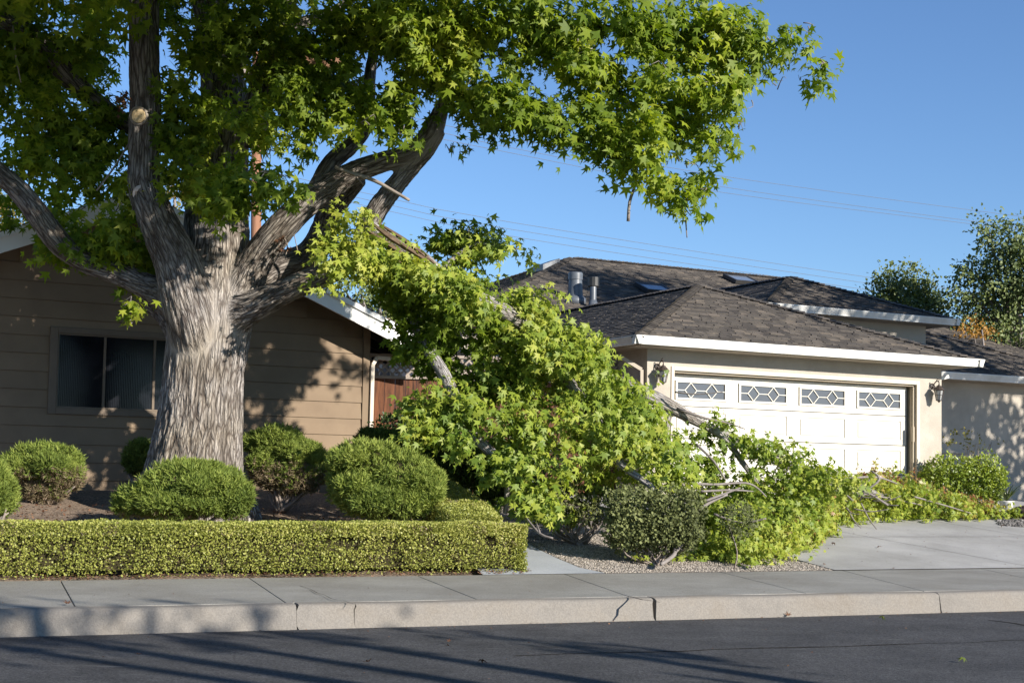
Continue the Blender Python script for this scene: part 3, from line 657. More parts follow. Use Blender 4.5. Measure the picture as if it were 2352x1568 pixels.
# ------------------------------------------------------------------ brown house
bh = thing('brown_house', 'brown gabled house with wide lap siding and white roof edge behind the big tree', 'house', tuple(HF(-4, 2, .9)))
ap = -3.85; apz = 5.36; slp = .415
def rz(s): return apz-.0-abs(s-ap)*slp     # roof top surface
sd = MB(); top0 = -7.7; zz = .88; ex = .26; i = 0
W0, W1, Z0, Z1 = -4.94, -2.55, 2.09, 3.36
while zz < 5.2:
    z1 = min(zz+ex, 5.3)
    def segs(za, zb):
        lim = (apz-.2-zb)/slp; a, b = max(ap-lim, -7.7), min(ap+lim, -.105)
        if lim <= 0: return []
        if zb > Z0+.01 and za < Z1-.01: return [(a, W0), (W1, b)] if True else []
        return [(a, b)]
    # each course is a tapered clapboard
    for za, zb in (((zz, z1),) if not (zz < Z0 < z1 or zz < Z1 < z1) else ((zz, Z0), (Z0, z1)) if zz < Z0 < z1 else ((zz, Z1), (Z1, z1))):
        for a, b in segs(za, zb):
            if b-a < .05: continue
            f0 = (za-zz)/ex; f1 = (zb-zz)/ex; c0 = .028-.018*f0; c1 = .028-.018*f1
            lo_l = (apz-.2-za)/slp
            P = [HF(a, -c0, za), HF(b, -c0, za), HF(b, .0, za), HF(a, .0, za), HF(a, -c1, zb-.004*(f1 > .99)), HF(b, -c1, zb-.004*(f1 > .99)), HF(b, .0, zb), HF(a, .0, zb)]
            sd.box8(P, random.random())
    zz += ex
sd.build('siding', M['siding'], bh)
cw = MB(); cw.add([HF(-7.7, .01, .6), HF(0, .01, .6), HF(0, .01, rz(0)-.12), HF(ap, .01, apz-.12), HF(-7.7, .01, rz(-7.7)-.12), HF(-7.7, .2, .6), HF(0, .2, .6), HF(0, .2, rz(0)-.12), HF(ap, .2, apz-.12), HF(-7.7, .2, rz(-7.7)-.12)],
                  [(0, 1, 2, 3, 4), (5, 9, 8, 7, 6), (0, 5, 6, 1), (1, 6, 7, 2), (2, 7, 8, 3), (3, 8, 9, 4), (4, 9, 5, 0)])
cw.box(HF, -.2, 0, .21, 12, .6, rz(0)-.13); cw.box(HF, -7.7, -7.5, .21, 12, .6, rz(0)-.13); cw.build('wall', M['siding'], bh)
t_ = MB(); t_.box(HF, -.10, .015, -.045, .0, .85, rz(0)-.06); t_.build('corner_trim', M['siding'], bh, bevel=.004)
t_ = MB(); t_.box(HF, -7.8, .05, -.10, 0, .3, .872); t_.box(HF, -7.0, -.6, -.75, -.101, .3, .80); t_.build('foundation', M['concrete'], bh, bevel=.006)
# window
f_ = MB()
for a, b, c, d in ((W0+.003, W0+.115, Z0+.003, Z1-.003), (W1-.115, W1-.003, Z0+.003, Z1-.003), (W0+.115, W1-.115, Z1-.09, Z1-.003), (W0+.115, W1-.115, Z0+.003, Z0+.095)): f_.box(HF, a, b, -.045, .009, c, d)
wf = f_.build('window', M['btrim'], bh, bevel=.005)
m = MB(); g0, g1 = W0+.115, W1-.115
for a in (-4.15, -3.42): m.box(HF, a-.018, a+.018, -.028, .0, Z0+.12, Z1-.115)
m.box(HF, g0, g1, -.03, .0, Z0+.096, Z0+.118); m.box(HF, g0, g1, -.03, .0, Z1-.113, Z1-.091); m.box(HF, g0, g0+.02, -.03, 0, Z0+.119, Z1-.114); m.build('sash', M['btrim'], wf, bevel=.003)
m = MB(); m.box(HF, g0+.001, g1-.001, -.012, -.006, Z0+.097, Z1-.093); m.build('pane', M['glass_rib'], wf)
# roof with rake boards
EV = .95; r_ = MB()
ridge_t = 13.
addmb(r_, shingles([HF(EV, -.62, rz(EV)), HF(EV, ridge_t, rz(EV)), HF(ap, ridge_t, apz), HF(ap, -.62, apz)], .16, .3))
addmb(r_, shingles([HF(-7.7-EV, ridge_t, rz(-7.7-EV)), HF(-7.7-EV, -.62, rz(-7.7-EV)), HF(ap, -.62, apz), HF(ap, ridge_t, apz)], .16, .3))
hipcaps(r_, HF(ap, ridge_t, apz), HF(ap, -.62, apz)); r_.build('roof', M['shingle'], bh)
for sgn in (1, -1):
    e = EV if sgn > 0 else -7.7-EV
    m = MB()
    def rk(t0, t1, top, bot):
        P = []
        for s in (e, ap):
            for t in (t0, t1):
                P += [HF(s, t, rz(s)+top), HF(s, t, rz(s)+bot)]
        a0t, a0b, a1t, a1b, b0t, b0b, b1t, b1b = P
        m.box8([a0b, b0b, b1b, a1b, a0t, b0t, b1t, a1t])
    rk(-.62, -.58, -.03, -.30); rk(-.655, -.621, .0, -.085); m.build('rake_board', M['white'], bh)
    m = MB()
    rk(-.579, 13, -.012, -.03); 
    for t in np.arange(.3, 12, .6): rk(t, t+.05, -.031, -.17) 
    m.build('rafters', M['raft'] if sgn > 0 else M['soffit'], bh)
    m = MB(); rk(-.578, -.01, -.031, -.04); m.build('soffit', M['btrim'], bh)
g_ = MB(); gutter(g_, HF(EV+.1, 13, rz(EV)+.02), HF(EV+.1, -.6, rz(EV)+.02), RV); g_.build('gutter', M['gutter'], bh)
downspout([HF(EV+.03, -.02, rz(EV)-.1), HF(EV-.05, -.02, rz(EV)-.22), HF(.12, -.06, 3.17), HF(.05, -.06, 3.05), HF(.045, -.06, .95)], .06, .06, 'doortrim', bh)
# ------------------------------------------------------------------ fence
fz = .95
FA = HF(.06, .35, 0); FB = GF(-.02, .9, 0); FD = (FB-FA); FL = np.linalg.norm(FD); FD /= FL; FNn = np.array([FD[1], -FD[0], 0])
def FF(s, t, z): return FA+FD*s-FNn*t+np.array([0, 0, z])
fe = thing('board_fence', 'redwood board fence with lattice top between the two houses', 'fence', tuple(FF(1, 0, fz)))
b = MB(); s = 0.0
while s < FL-.05:
    b.box(FF, s+.004, min(s+.168, FL), 0+random.uniform(-.003, .003), .022, fz, 2.86, random.random()); s += .172
b.build('boards', M['redwood'], fe)
b = MB(); b.box(FF, 0, FL, -.04, .06, 2.862, 2.91); b.box(FF, 0, FL, -.03, .05, 3.22, 3.27); b.build('rail', M['greywood'], fe, bevel=.004)
for sp in (0.03, 2.1, FL-.05):
    b = MB(); b.box(FF, sp-.045, sp+.045, .03, .12, fz-.1, 3.32); b.build('post', M['greywood'], fe)
b = MB(); H_ = .31
for k_, (sg, tt) in enumerate(((1, .0), (-1, .012))):
    x = -H_
    while x < FL:
        a0, a1 = (x, x+H_) if sg > 0 else (x+H_, x)
        b.beam(FF(a0, tt, 2.911), FF(a1, tt, 3.219), .008, .028, up=tuple(FNn)) if False else b.beam(FF(a0, tt, 2.911), FF(a1, tt, 3.219), .028, .008, up=tuple(FNn)); x += .125
b.build('lattice', M['greywood'], fe)
# ------------------------------------------------------------------ leaves
def star(n=5):
    ang = [90, 63, 36, 10, -22, -55, -90, -125, -158, 170, 144, 117]; rad = [1.0, .36, .88, .34, .66, .30, .22, .30, .66, .34, .88, .36]
    V = [(0, 0, .04)]+[(r*math.cos(math.radians(a)), r*math.sin(math.radians(a)), -.22*r*r+(.06 if r < .5 else 0)) for a, r in zip(ang, rad)]
    V = np.array(V); V[:, 1] += .2
    Fc = np.array([(0, i, i % 12+1) for i in range(1, 13)])
    return V, Fc
def oval(w=.45, fold=.12):
    V = np.array([(0, 0, 0), (w*.8, .35, fold), (w*.75, .75, fold), (0, 1.1, -.05), (-w*.75, .75, fold), (-w*.8, .35, fold), (0, .5, 0)])
    Fc = np.array([(0, 1, 6), (1, 2, 6), (2, 3, 6), (3, 4, 6), (4, 5, 6), (5, 0, 6)]); return V, Fc
def tinyleaf(w=.55):
    return np.array([(0, 0, 0), (w, .5, .1), (0, 1., 0), (-w, .5, .1)]), np.array([(0, 1, 2), (0, 2, 3)])
def needle(w=.10):
    return np.array([(-w, 0, 0), (w, 0, 0), (0, 1., .0)]), np.array([(0, 1, 2)])
STAR = star(); OVAL = oval(); TINY = tinyleaf(); NEED = needle()
def nrm(a): return a/np.maximum(np.linalg.norm(a, axis=1, keepdims=True), 1e-9)
def scatter(name, shape, C, tip, nor, size, rnd, mat, parent, label=None):
    """place copies of one leaf blade: C centres, tip directions, normals"""
    LV, LF = shape; N = len(C); y = nrm(tip); z = nor-(nor*y).sum(1, keepdims=True)*y; z = nrm(z); x = np.cross(y, z)
    warp = rng.uniform(.4, 1.8, (N, 1))
    V = C[:, None, :]+size[:, None, None]*(x[:, None, :]*LV[None, :, 0:1]*rng.uniform(.8, 1.1, (N, 1, 1))+y[:, None, :]*LV[None, :, 1:2]+z[:, None, :]*(LV[None, :, 2]*warp)[:, :, None])
    k = len(LV); Fs = (LF[None]+k*np.arange(N)[:, None, None]).reshape(-1, 3)
    return npmesh(name, V.reshape(-1, 3), Fs, mat, parent, smooth=(shape is STAR), attrs={'rnd': ('FACE', 'FLOAT', np.repeat(rnd, len(LF)))})
def px_ell(x, y, rx, ry, Y, rz=None):
    """ellipsoid: centre where that pixel lies at depth Y, radii in metres from its apparent size"""
    m = Y/F; return np.array(at(x, y, Y)), np.array([rx*m, (rz if rz else .5*(rx+ry)*m), ry*m])
def sprays(ells, lai, lsize, per=7, spread=.16, droop=.55, shell=.45, ground=False, bias=0., clump=0.):
    Cs, Ts, Ns = [], [], []
    for c, r in ells:
        area = math.pi*(r[0]*r[2]); n = max(1, int(lai*area/(1.05*lsize**2)/per))
        d = nrm(rng.normal(size=(n, 3))); rad = rng.random((n, 1))**shell
        wob = 1+.16*np.sin(d[:, :1]*5+c[0]*3)+.14*np.sin(d[:, 2:]*7+c[2]*5)
        p = c+d*rad*r*wob
        if clump:
            kp = vnoise(p*(.42/lsize**.5*2.2), 61) > clump
            p = p[kp]; d = d[kp]; n = len(p)
            if n == 0: continue
        tw = nrm(d*r/np.max(r)*.9+rng.normal(size=(n, 3))*.45+np.array([0, 0, -.25]))
        k = per; P = np.repeat(p, k, 0)+np.repeat(tw, k, 0)*(rng.random((n*k, 1))*spread*1.8)+rng.normal(size=(n*k, 3))*spread*.45
        T = nrm(np.repeat(tw, k, 0)*.7+rng.normal(size=(n*k, 3))*.6+np.array([0, 0, -droop]))
        Nn = nrm(np.repeat(d, k, 0)*.4+rng.normal(size=(n*k, 3))*.5+np.array([.65, -.75, .55]))
        Cs.append(P); Ts.append(T); Ns.append(Nn)
    C, T, Nn = np.concatenate(Cs), np.concatenate(Ts), np.concatenate(Ns)
    if ground:
        z = gh(C[:, 0], C[:, 1])+.025
        lo = C[:, 2] < z; C[lo, 2] = z[lo]+rng.random(lo.sum())*.10; T[lo, 2] *= .25; Nn[lo] = nrm(Nn[lo]+np.array([0, 0, 1.5]))
    return C, T, Nn
def foliage(name, shape, ells, lai, lsize, mat, parent, rfun=None, **k):
    C, T, Nn = sprays(ells, lai, lsize, **k); N = len(C)
    size = lsize*rng.uniform(.45, 1.3, N); big = vnoise(C*1.3, 5)
    rnd = np.clip(.6*rng.random(N)+.6*big-.03, 0, 1) if rfun is None else rfun(C, N)
    return scatter(name, shape, C, T, Nn, size, rnd, mat, parent)
# ------------------------------------------------------------------ bark meshes
def bark_object(name, paths, mat, parent, voxel=.022, amp=.016, freq=16., smooth_it=3, ridge_mix=1.0, flare=None, axial=.12):
    mb = MB(); pid = []; segsA, segsB, rads, cum, FX, FY = [], [], [], [], [], []
    for pts, rr in paths:
        P, R_ = crom(pts, rr, .10); tube(mb, P, R_, 20); L = rng.uniform(0, 50); pid += [len(segsA)]*(len(P)-1)
        prev = None
        for i in range(len(P)-1):
            dv_ = (P[i+1]-P[i]); dv_ = dv_/np.linalg.norm(dv_)
            if prev is None: prev = np.cross(dv_, [.3, 1, .1])
            prev = prev-dv_*(prev@dv_); prev = prev/np.linalg.norm(prev); FX.append(prev); FY.append(np.cross(dv_, prev))
            segsA.append(P[i]); segsB.append(P[i+1]); rads.append((R_[i]+R_[i+1])/2); cum.append(L); L += np.linalg.norm(P[i+1]-P[i])
    if flare:
        for pts, rr in flare: P, R_ = crom(pts, rr, .10); tube(mb, P, R_, 14)
    o = mb.build('tmp', None); m = o.modifiers.new('r', 'REMESH'); m.mode = 'VOXEL'; m.voxel_size = voxel
    s = o.modifiers.new('s', 'SMOOTH'); s.iterations = smooth_it; s.factor = .6
    dg = bpy.context.evaluated_depsgraph_get(); me = bpy.data.meshes.new_from_object(o.evaluated_get(dg)); old = o.data; bpy.data.objects.remove(o); bpy.data.meshes.remove(old)
    n = len(me.vertices); co = np.empty(n*3, np.float32); me.vertices.foreach_get('co', co); co = co.reshape(-1, 3).astype(float)
    no = np.empty(n*3, np.float32); me.vertices.foreach_get('normal', no); no = no.reshape(-1, 3).astype(float)
    SA, SB, SR, CU = map(np.array, (segsA, segsB, rads, cum)); D = SB-SA; Ls = np.linalg.norm(D, axis=1); D = D/Ls[:, None]; FX = np.array(FX); FY = np.array(FY); PID = np.array(pid)
    q = np.zeros((n, 3)); rr_ = np.zeros(n); seam = np.zeros(n); up_ = np.unique(PID)
    for i0 in range(0, n, 8000):
        c = co[i0:i0+8000]; w = c[:, None, :]-SA[None]; t = np.clip((w*D[None]).sum(2), 0, Ls[None]); dd = np.linalg.norm(w-t[:, :, None]*D[None], axis=2)
        e_ = dd-SR[None]; j = np.argmin(e_, axis=1); em = e_.min(1); wt = np.exp(-(e_-em[:, None])/.05)*(PID[None] == PID[j][:, None]); wt[wt < 1e-3] = 0; wt /= wt.sum(1, keepdims=True)
        perp = w-(w*D[None]).sum(2)[:, :, None]*D[None]; ax_ = (CU[None]+(w*D[None]).sum(2))
        q[i0:i0+8000] = np.stack([((perp*FX[None]).sum(2)*wt).sum(1), ((perp*FY[None]).sum(2)*wt).sum(1), (ax_*wt).sum(1)*axial], 1); rr_[i0:i0+8000] = (SR[None]*wt).sum(1)
        if len(up_) > 1: pm = np.sort(np.stack([e_[:, PID == u].min(1) for u in up_], 1), 1); seam[i0:i0+8000] = np.exp(-(pm[:, 1]-pm[:, 0])/.035)
    qw = q*np.array([6, 6, 14.]); wq = q+np.array([.06, .06, 0])*np.stack([vnoise(qw, 1), vnoise(qw, 2), vnoise(qw, 3)], 1)
    f = freq*np.clip((.35/np.maximum(rr_, .05))**.35, .8, 1.9)[:, None]
    Q1 = np.array(Euler((.7, .5, .9)).to_matrix()); Q2 = np.array(Euler((-.6, .9, .4)).to_matrix()); Q3 = np.array(Euler((.3, -.8, 1.4)).to_matrix())
    def nz_(P, s_): return .5*(vnoise(P@Q1, s_)+vnoise(P@Q2+7.3, s_+50))
    def rz_(P, s_): return 1-np.clip(np.abs(nz_(P, s_)-.5)/.28, 0, 1)
    a = rz_(wq*f, 11); b = rz_(wq*f*1.8, 12); c3 = nz_(q*f*4.5*np.array([1, 1, 2.5]), 13)
    crack = np.clip((a-.55)/.45, 0, 1)*.85+np.clip((b-.6)/.4, 0, 1)*.35
    ridge = np.clip(.85-crack+.25*(c3-.5), 0, 1)
    ridge = ridge*(1-.8*seam)+.72*.8*seam
    am = amp*np.clip(rr_/.35, .25, 1.3)
    co2 = co+no*((ridge-.5)*2*am)[:, None]
    me.vertices.foreach_set('co', (co2-np.array(parent_loc(parent))).astype(np.float32).ravel())
    x = me.attributes.new('bark', 'FLOAT_VECTOR', 'POINT'); x.data.foreach_set('vector', q.astype(np.float32).ravel())
    x = me.attributes.new('ridge', 'FLOAT', 'POINT'); x.data.foreach_set('value', (ridge*ridge_mix+(1-ridge_mix)*.6).astype(np.float32))
    x = me.attributes.new('seam', 'FLOAT', 'POINT'); x.data.foreach_set('value', seam.astype(np.float32)); x = me.attributes.new('rad', 'FLOAT', 'POINT'); x.data.foreach_set('value', rr_.astype(np.float32))
    me.materials.clear(); me.materials.append(mat); me.polygons.foreach_set('use_smooth', [True]*len(me.polygons)); me.update(); me.name = name
    ob = bpy.data.objects.new(name, me); link(ob); ob.parent = parent; return ob
def PX(lst, m=1.):
    """[(x,y,depth,r_px)] -> points, radii"""
    return [at(x, y, Y) for x, y, Y, r in lst], [r*Y/F*m for x, y, Y, r in lst]
ZT = 18.3
tree = thing('sweetgum_tree', 'huge sweetgum tree with thick furrowed grey trunk, spreading limbs and green star leaves', 'tree', tuple(at(452, 1195, ZT)))
base = at(452, 1200, ZT)
trunk = PX([(440, 1245, ZT, 128), (443, 1170, ZT, 122), (446, 1090, ZT, 111), (458, 980, ZT, 98), (466, 880, ZT, 91), (476, 790, ZT, 93), (484, 715, ZT, 98), (492, 650, ZT+.05, 88), (497, 585, ZT+.1, 76), (498, 520, ZT+.2, 74),
            (500, 430, ZT+.3, 68), (508, 330, ZT+.4, 64), (516, 230, ZT+.5, 55), (500, 110, ZT+.6, 44), (478, -20, ZT+.7, 40), (450, -260, ZT+.7, 30), (440, -560, ZT+.8, 16)])
limbs = [trunk,
 PX([(468, 900, ZT+.1, 40), (458, 800, ZT-.18, 62), (432, 690, ZT-.45, 62), (405, 600, ZT-.55, 52), (368, 520, ZT-.65, 46), (336, 440, ZT-.7, 40), (330, 370, ZT-.72, 36), (334, 250, ZT-.75, 37), (331, 130, ZT-.8, 35), (332, 0, ZT-.8, 34), (338, -200, ZT-.8, 28), (330, -500, ZT-.6, 15)]),
 PX([(500, 800, ZT+.05, 35.2), (542, 690, ZT-.1, 51), (585, 605, ZT-.2, 38.7), (635, 535, ZT-.3, 35.2), (700, 470, ZT-.35, 32.6), (760, 428, ZT-.4, 29.9), (815, 395, ZT-.45, 26.4), (880, 372, ZT-.5, 23.8), (945, 352, ZT-.5, 23.8), (990, 308, ZT-.5, 26.4), (1014, 250, ZT-.5, 17.6), (1040, 205, ZT-.6, 15), (1075, 150, ZT-.7, 12.3), (1130, 80, ZT-.9, 9.7), (1200, 0, ZT-1.0, 7.9)]),
 PX([(725, 440, ZT-.3, 22.9), (760, 375, ZT-.2, 21.1), (800, 340, ZT-.1, 20.2), (833, 300, ZT, 19.4), (845, 240, ZT, 17.6), (850, 170, ZT+.1, 14.1), (865, 80, ZT+.1, 11.4), (880, -60, ZT+.2, 8.8)]),
 PX([(832, 555, ZT-.3, 23.8), (850, 508, ZT-.35, 26.4), (892, 446, ZT-.4, 23.8), (938, 392, ZT-.45, 21.1), (980, 345, ZT-.5, 19.4), (1008, 300, ZT-.5, 17.6)]),
 PX([(500, 780, ZT+.2, 35.2), (540, 690, ZT+.3, 44), (590, 640, ZT+.5, 33.4), (650, 608, ZT+.7, 31.7), (705, 590, ZT+.8, 33.4), (740, 545, ZT+.8, 33.4), (752, 500, ZT+.7, 29), (785, 460, ZT+.5, 21.1), (830, 410, ZT+.3, 15.8)]),
 PX([(490, 840, ZT+.05, 35.2), (530, 735, ZT-.15, 49.3), (585, 702, ZT-.35, 37), (640, 676, ZT-.5, 29.9), (692, 652, ZT-.6, 28.2), (745, 632, ZT-.6, 26.4), (800, 600, ZT-.55, 26.4), (850, 560, ZT-.5, 26.4)]),
 PX([(560, 330, ZT+.3, 29.9), (592, 250, ZT+.1, 33.4), (612, 170, ZT, 33.4), (640, 80, ZT, 29.9), (655, 0, ZT, 28.2), (680, -150, ZT, 21.1), (720, -400, ZT, 10.6)]),
 PX([(530, 160, ZT+.4, 22.9), (590, 90, ZT+.6, 17.6), (670, 60, ZT+.8, 15.8), (760, 30, ZT+1, 12.3), (860, -40, ZT+1.2, 8.8)]),
 PX([(465, 850, ZT+.05, 35.2), (440, 745, ZT-.08, 49.3), (395, 690, ZT-.2, 40.5), (330, 655, ZT-.3, 29.9), (275, 630, ZT-.4, 26.4), (215, 610, ZT-.5, 25.5), (165, 585, ZT-.6, 25.5), (125, 545, ZT-.7, 29), (85, 490, ZT-.8, 27.3), (45, 440, ZT-.9, 25.5), (0, 400, ZT-1, 23.8), (-80, 330, ZT-1.2, 17.6)]),
 PX([(420, 770, ZT+.2, 38.7), (385, 720, ZT+.35, 29.9), (345, 690, ZT+.5, 24.6), (300, 640, ZT+.7, 17.6), (240, 560, ZT+1, 12.3)]),
 PX([(480, 400, ZT+.4, 35.2), (400, 340, ZT+.3, 24.6), (300, 290, ZT+.1, 21.1), (220, 235, ZT-.1, 22.9), (160, 180, ZT-.2, 24.6), (110, 120, ZT-.3, 26.4), (50, 75, ZT-.4, 26.4), (-40, 30, ZT-.5, 21.1)]),
 PX([(1040, 205, ZT-.6, 12.3), (1100, 225, ZT-.8, 10.6), (1180, 230, ZT-1, 8.8), (1290, 260, ZT-1.2, 7)]),
 PX([(1130, 80, ZT-.9, 8.8), (1260, 60, ZT-1., 7.9), (1420, 65, ZT-1.1, 7.9), (1560, 60, ZT-1.1, 6.2), (1680, 90, ZT-1.2, 4.4)]),
]
flare = [PX([(380, 1080, ZT, 50), (345, 1160, ZT-.1, 44), (315, 1215, ZT-.15, 34)]), PX([(520, 1100, ZT-.1, 40), (556, 1165, ZT-.15, 36), (580, 1210, ZT-.2, 26)])]
bark_object('trunk', limbs, M['bark'], tree, .021, .013, 15., 4, flare=flare)
# pruning scars, snags
def disc(name, px, py, Y, r, axis, mat, prof=None, par=None):
    m = MB(); c = at(px, py, Y); lathe(m, c, [(r*a, r*b) for a, b in (prof or [(1.12, -1.2), (1.15, .0), (1.05, .14), (.85, .10), (.82, .02), (.3, .0)])], 22, axis); return m.build(name, mat, par or tree, smooth=False)
disc('pruning_collar', 318, 266, ZT-.95, .105, (-.15, -.9, -.12), M['collar'])
disc('pruning_cut', 318, 266, ZT-.975, .085, (-.15, -.9, -.12), M['cut'], [(1, -.3), (1, .1), (.6, .13), (.2, .1)])
disc('pruning_collar', 845, 255, ZT-.12, .11, (.1, -.9, .1), M['scar'], [(.9, -.6), (1, .1), (.85, .3), (.6, .2), (.5, .02)])
disc('healed_scar', 327, 447, ZT-.86, .12, (0, -.85, -.35), M['scar'], [(1.1, -.5), (1, .0), (.6, .12), (.2, .14)])
#disc('healed_scar', 545, 700, ZT-.60, .13, (.2, -.95, .0), M['scar'], [(1.1, -.5), (1, .0), (.6, .10), (.2, .12)])
def twigset(name, lst, mat, parent, n=6):
    if len(lst) <= 20:
        for l in lst: m = MB(); P, R_ = crom(*PX(l), .06); tube(m, P, R_, n); m.build('twig' if name == 'twigs' else name, mat, parent, smooth=True)
        return
    m = MB()
    for l in lst: P, R_ = crom(*PX(l), .06); tube(m, P, R_, n)
    return tag(m.build(name, mat, parent, smooth=True), kind='stuff')
twigset('dead_branch', [[(770, 384, ZT-.7, 4), (800, 395, ZT-.75, 4.5), (860, 415, ZT-.85, 4.5), (905, 440, ZT-.9, 4), (940, 460, ZT-.95, 3.5)], [(800, 395, ZT-.75, 2), (815, 402, ZT-.8, 1.5), (835, 425, ZT-.8, 1)]], M['drytwig'], tree)
twigset('hanging_branch', [[(1450, 300, 17.2, 2.6), (1452, 345, 17.2, 3), (1462, 400, 17.2, 3.6), (1457, 430, 17.2, 3.6), (1446, 465, 17.2, 3.6), (1443, 508, 17.2, 4)], [(1462, 400, 17.2, 2), (1467, 350, 17.2, 1.6), (1464, 305, 17.1, 1.2)], [(1456, 385, 17.2, 2), (1440, 355, 17.2, 1.6), (1430, 320, 17.2, 1.2)], [(1440, 388, 17.2, 1.6), (1415, 360, 17.2, 1.4), (1405, 335, 17.1, 1)]], M['twig'], tree)
twigset('twig', [[(1574, 495, 17.3, 2), (1576, 520, 17.3, 1.6), (1578, 546, 17.3, 1.2)]], M['twig'], tree)
twigset('twig', [[(296, 330, ZT-.6, 2), (262, 385, ZT-.7, 2.5), (222, 438, ZT-.8, 2)], [(655, 595, ZT-.4, 1.4), (660, 560, ZT-.4, 1.4), (650, 545, ZT-.4, 1)], [(684, 578, ZT-.2, 1.2), (676, 540, ZT-.2, 1.)], [(30, 60, ZT-1, 2), (35, 120, ZT-1, 2.2), (48, 190, ZT-1, 1.4)]], M['drytwig'], tree)
# crown
E = []
def c_(l, Y): 
    for x, y, rx, ry in l: E.append(px_ell(x, y, rx, ry, Y+rng.uniform(-.35, .35)))
c_([(60, 30, 130, 70), (30, 130, 90, 80), (150, 90, 90, 60), (40, 260, 100, 80), (120, 320, 110, 70), (60, 400, 70, 50), (170, 250, 70, 45), (245, 300, 70, 60), (200, 400, 110, 60), (270, 460, 70, 60), (170, 490, 90, 50), (230, 560, 80, 40), (300, 560, 60, 50), (140, 560, 50, 30), (330, 620, 40, 40), (225, 340, 60, 60)], ZT-.2)
c_([(100, 180, 120, 60), (20, 480, 30, 30), (210, 20, 60, 45), (380, 20, 60, 40), (240, 130, 40, 30)], ZT+1.2)
c_([(300, 735, 26, 26), (285, 700, 20, 18)], ZT-.6)
c_([(430, 60, 60, 60), (420, 170, 60, 60), (415, 260, 50, 60), (420, 340, 55, 50), (400, 400, 35, 45), (455, 300, 60, 60), (480, 400, 70, 40), (500, 110, 70, 60)], ZT-.9)
c_([(505, 465, 55, 34), (555, 440, 60, 38), (590, 400, 65, 45), (620, 350, 50, 40), (660, 415, 50, 35), (560, 300, 70, 50), (610, 290, 50, 45)], ZT-1.6)
c_([(600, 30, 110, 50), (700, 90, 100, 80), (680, 190, 80, 60), (740, 160, 90, 70), (800, 60, 100, 70), (640, 250, 70, 40), (720, 260, 60, 30), (780, 230, 50, 40), (700, 300, 40, 40)], ZT-.7)
c_([(560, 130, 80, 60), (820, 180, 60, 60), (880, 130, 90, 80), (880, 250, 60, 45), (830, 290, 50, 30), (930, 300, 40, 22), (900, 40, 110, 60)], ZT-1.2)
c_([(980, 60, 110, 60), (990, 150, 90, 70), (950, 220, 60, 50), (1000, 230, 50, 60), (1080, 100, 90, 70), (1090, 190, 70, 50), (1060, 30, 110, 50), (1030, 345, 20, 16)], ZT-1.4)
c_([(1120, 265, 50, 34), (1170, 230, 50, 45), (1200, 120, 80, 70), (1200, 30, 90, 50), (1230, 260, 60, 36), (1290, 285, 55, 40), (1300, 60, 90, 60), (1290, 150, 45, 45), (1340, 110, 70, 60), (1350, 290, 60, 45), (1350, 225, 22, 40)], ZT-1.3)
c_([(1410, 60, 100, 65), (1420, 150, 80, 70), (1440, 240, 70, 50), (1400, 320, 60, 44), (1470, 320, 70, 55), (1460, 380, 50, 30), (1530, 60, 100, 60), (1540, 160, 90, 70), (1550, 260, 85, 60), (1540, 350, 65, 45), (1620, 90, 80, 70), (1640, 200, 75, 60), (1620, 300, 60, 45), (1590, 385, 45, 36), (1540, 420, 30, 26)], ZT-1.2)
c_([(1690, 60, 60, 50), (1710, 130, 60, 50), (1710, 230, 60, 38), (1760, 90, 50, 34), (1780, 200, 45, 25), (1815, 90, 35, 26), (1850, 60, 22, 24), (1845, 180, 32, 18), (1890, 165, 24, 22), (1895, 140, 14, 20), (1700, 290, 30, 28), (1575, 470, 26, 26), (1620, 440, 18, 22), (1650, 330, 35, 30), (1560, 440, 34, 30)], ZT-1.1)
crown_px = E
foliage('crown', STAR, E, 15.5, .102, M['leaf'], tree, per=7, spread=.13, clump=.42)
tm = MB(); rdt = random.Random(11)
for c, r in crown_px:
    for _ in range(2):
        a = c+np.array([rdt.uniform(-1, 1) for _ in range(3)])*r*.4; b = c+np.array([rdt.uniform(-1, 1), rdt.uniform(-1, 1), rdt.uniform(-1, .9)])*r*.7
        Pq, Rq = crom([a, (a+b)/2+np.array([rdt.uniform(-.1, .1) for _ in range(3)]), b], [.008, .005, .002], .12); tube(tm, Pq, Rq, 5)
tag(tm.build('twigs', M['twig'], tree, smooth=True), kind='stuff')
top = []
for x, y, z, r in [(-7.2, 17.5, 7.6, 1.5), (-5, 16, 7.6, 1.6), (-3.2, 15.5, 7.7, 1.4), (-5.2, 18, 8.8, 1.7), (-2.8, 17.5, 8.6, 1.7), (-1, 16.2, 7.9, 1.4), (.8, 16.2, 7.8, 1.3), (-4.2, 14.2, 8.3, 1.3), (-1.8, 14, 8.7, 1.3), (-6.5, 14.8, 7.7, 1.2), (-4, 17, 10.4, 1.7), (-1.5, 16.8, 10., 1.5), (-6, 19, 10, 1.5), (1.5, 17.5, 8.7, 1.3), (-3, 20, 9.5, 1.8), (-3.5, 18.5, 11.8, 1.3), (-8, 16, 6.4, 1.2), (-8.6, 18, 7, 1.3), (-2.2, 13.2, 7.6, 1.2), (-3.8, 14, 7.3, 1.1), (-5.2, 13.8, 7.2, 1.1), (-.4, 13, 8.2, 1.2), (-3.2, 12.6, 8.3, 1.2), (-7, 13.4, 7, 1.1), (-1.5, 14.2, 7.15, .9), (-.2, 13, 7, 1), (1, 12.6, 7.2, 1), (-2.8, 14.6, 7.2, .9), (-4.2, 14.8, 7.3, .9), (-5.8, 15.4, 7.5, .9)]:
    top.append((np.array([x, y, z]), np.array([r, r, r*.75])))
foliage('crown', STAR, top, 4.6, .125, M['leaf'], tree, per=7, spread=.22)
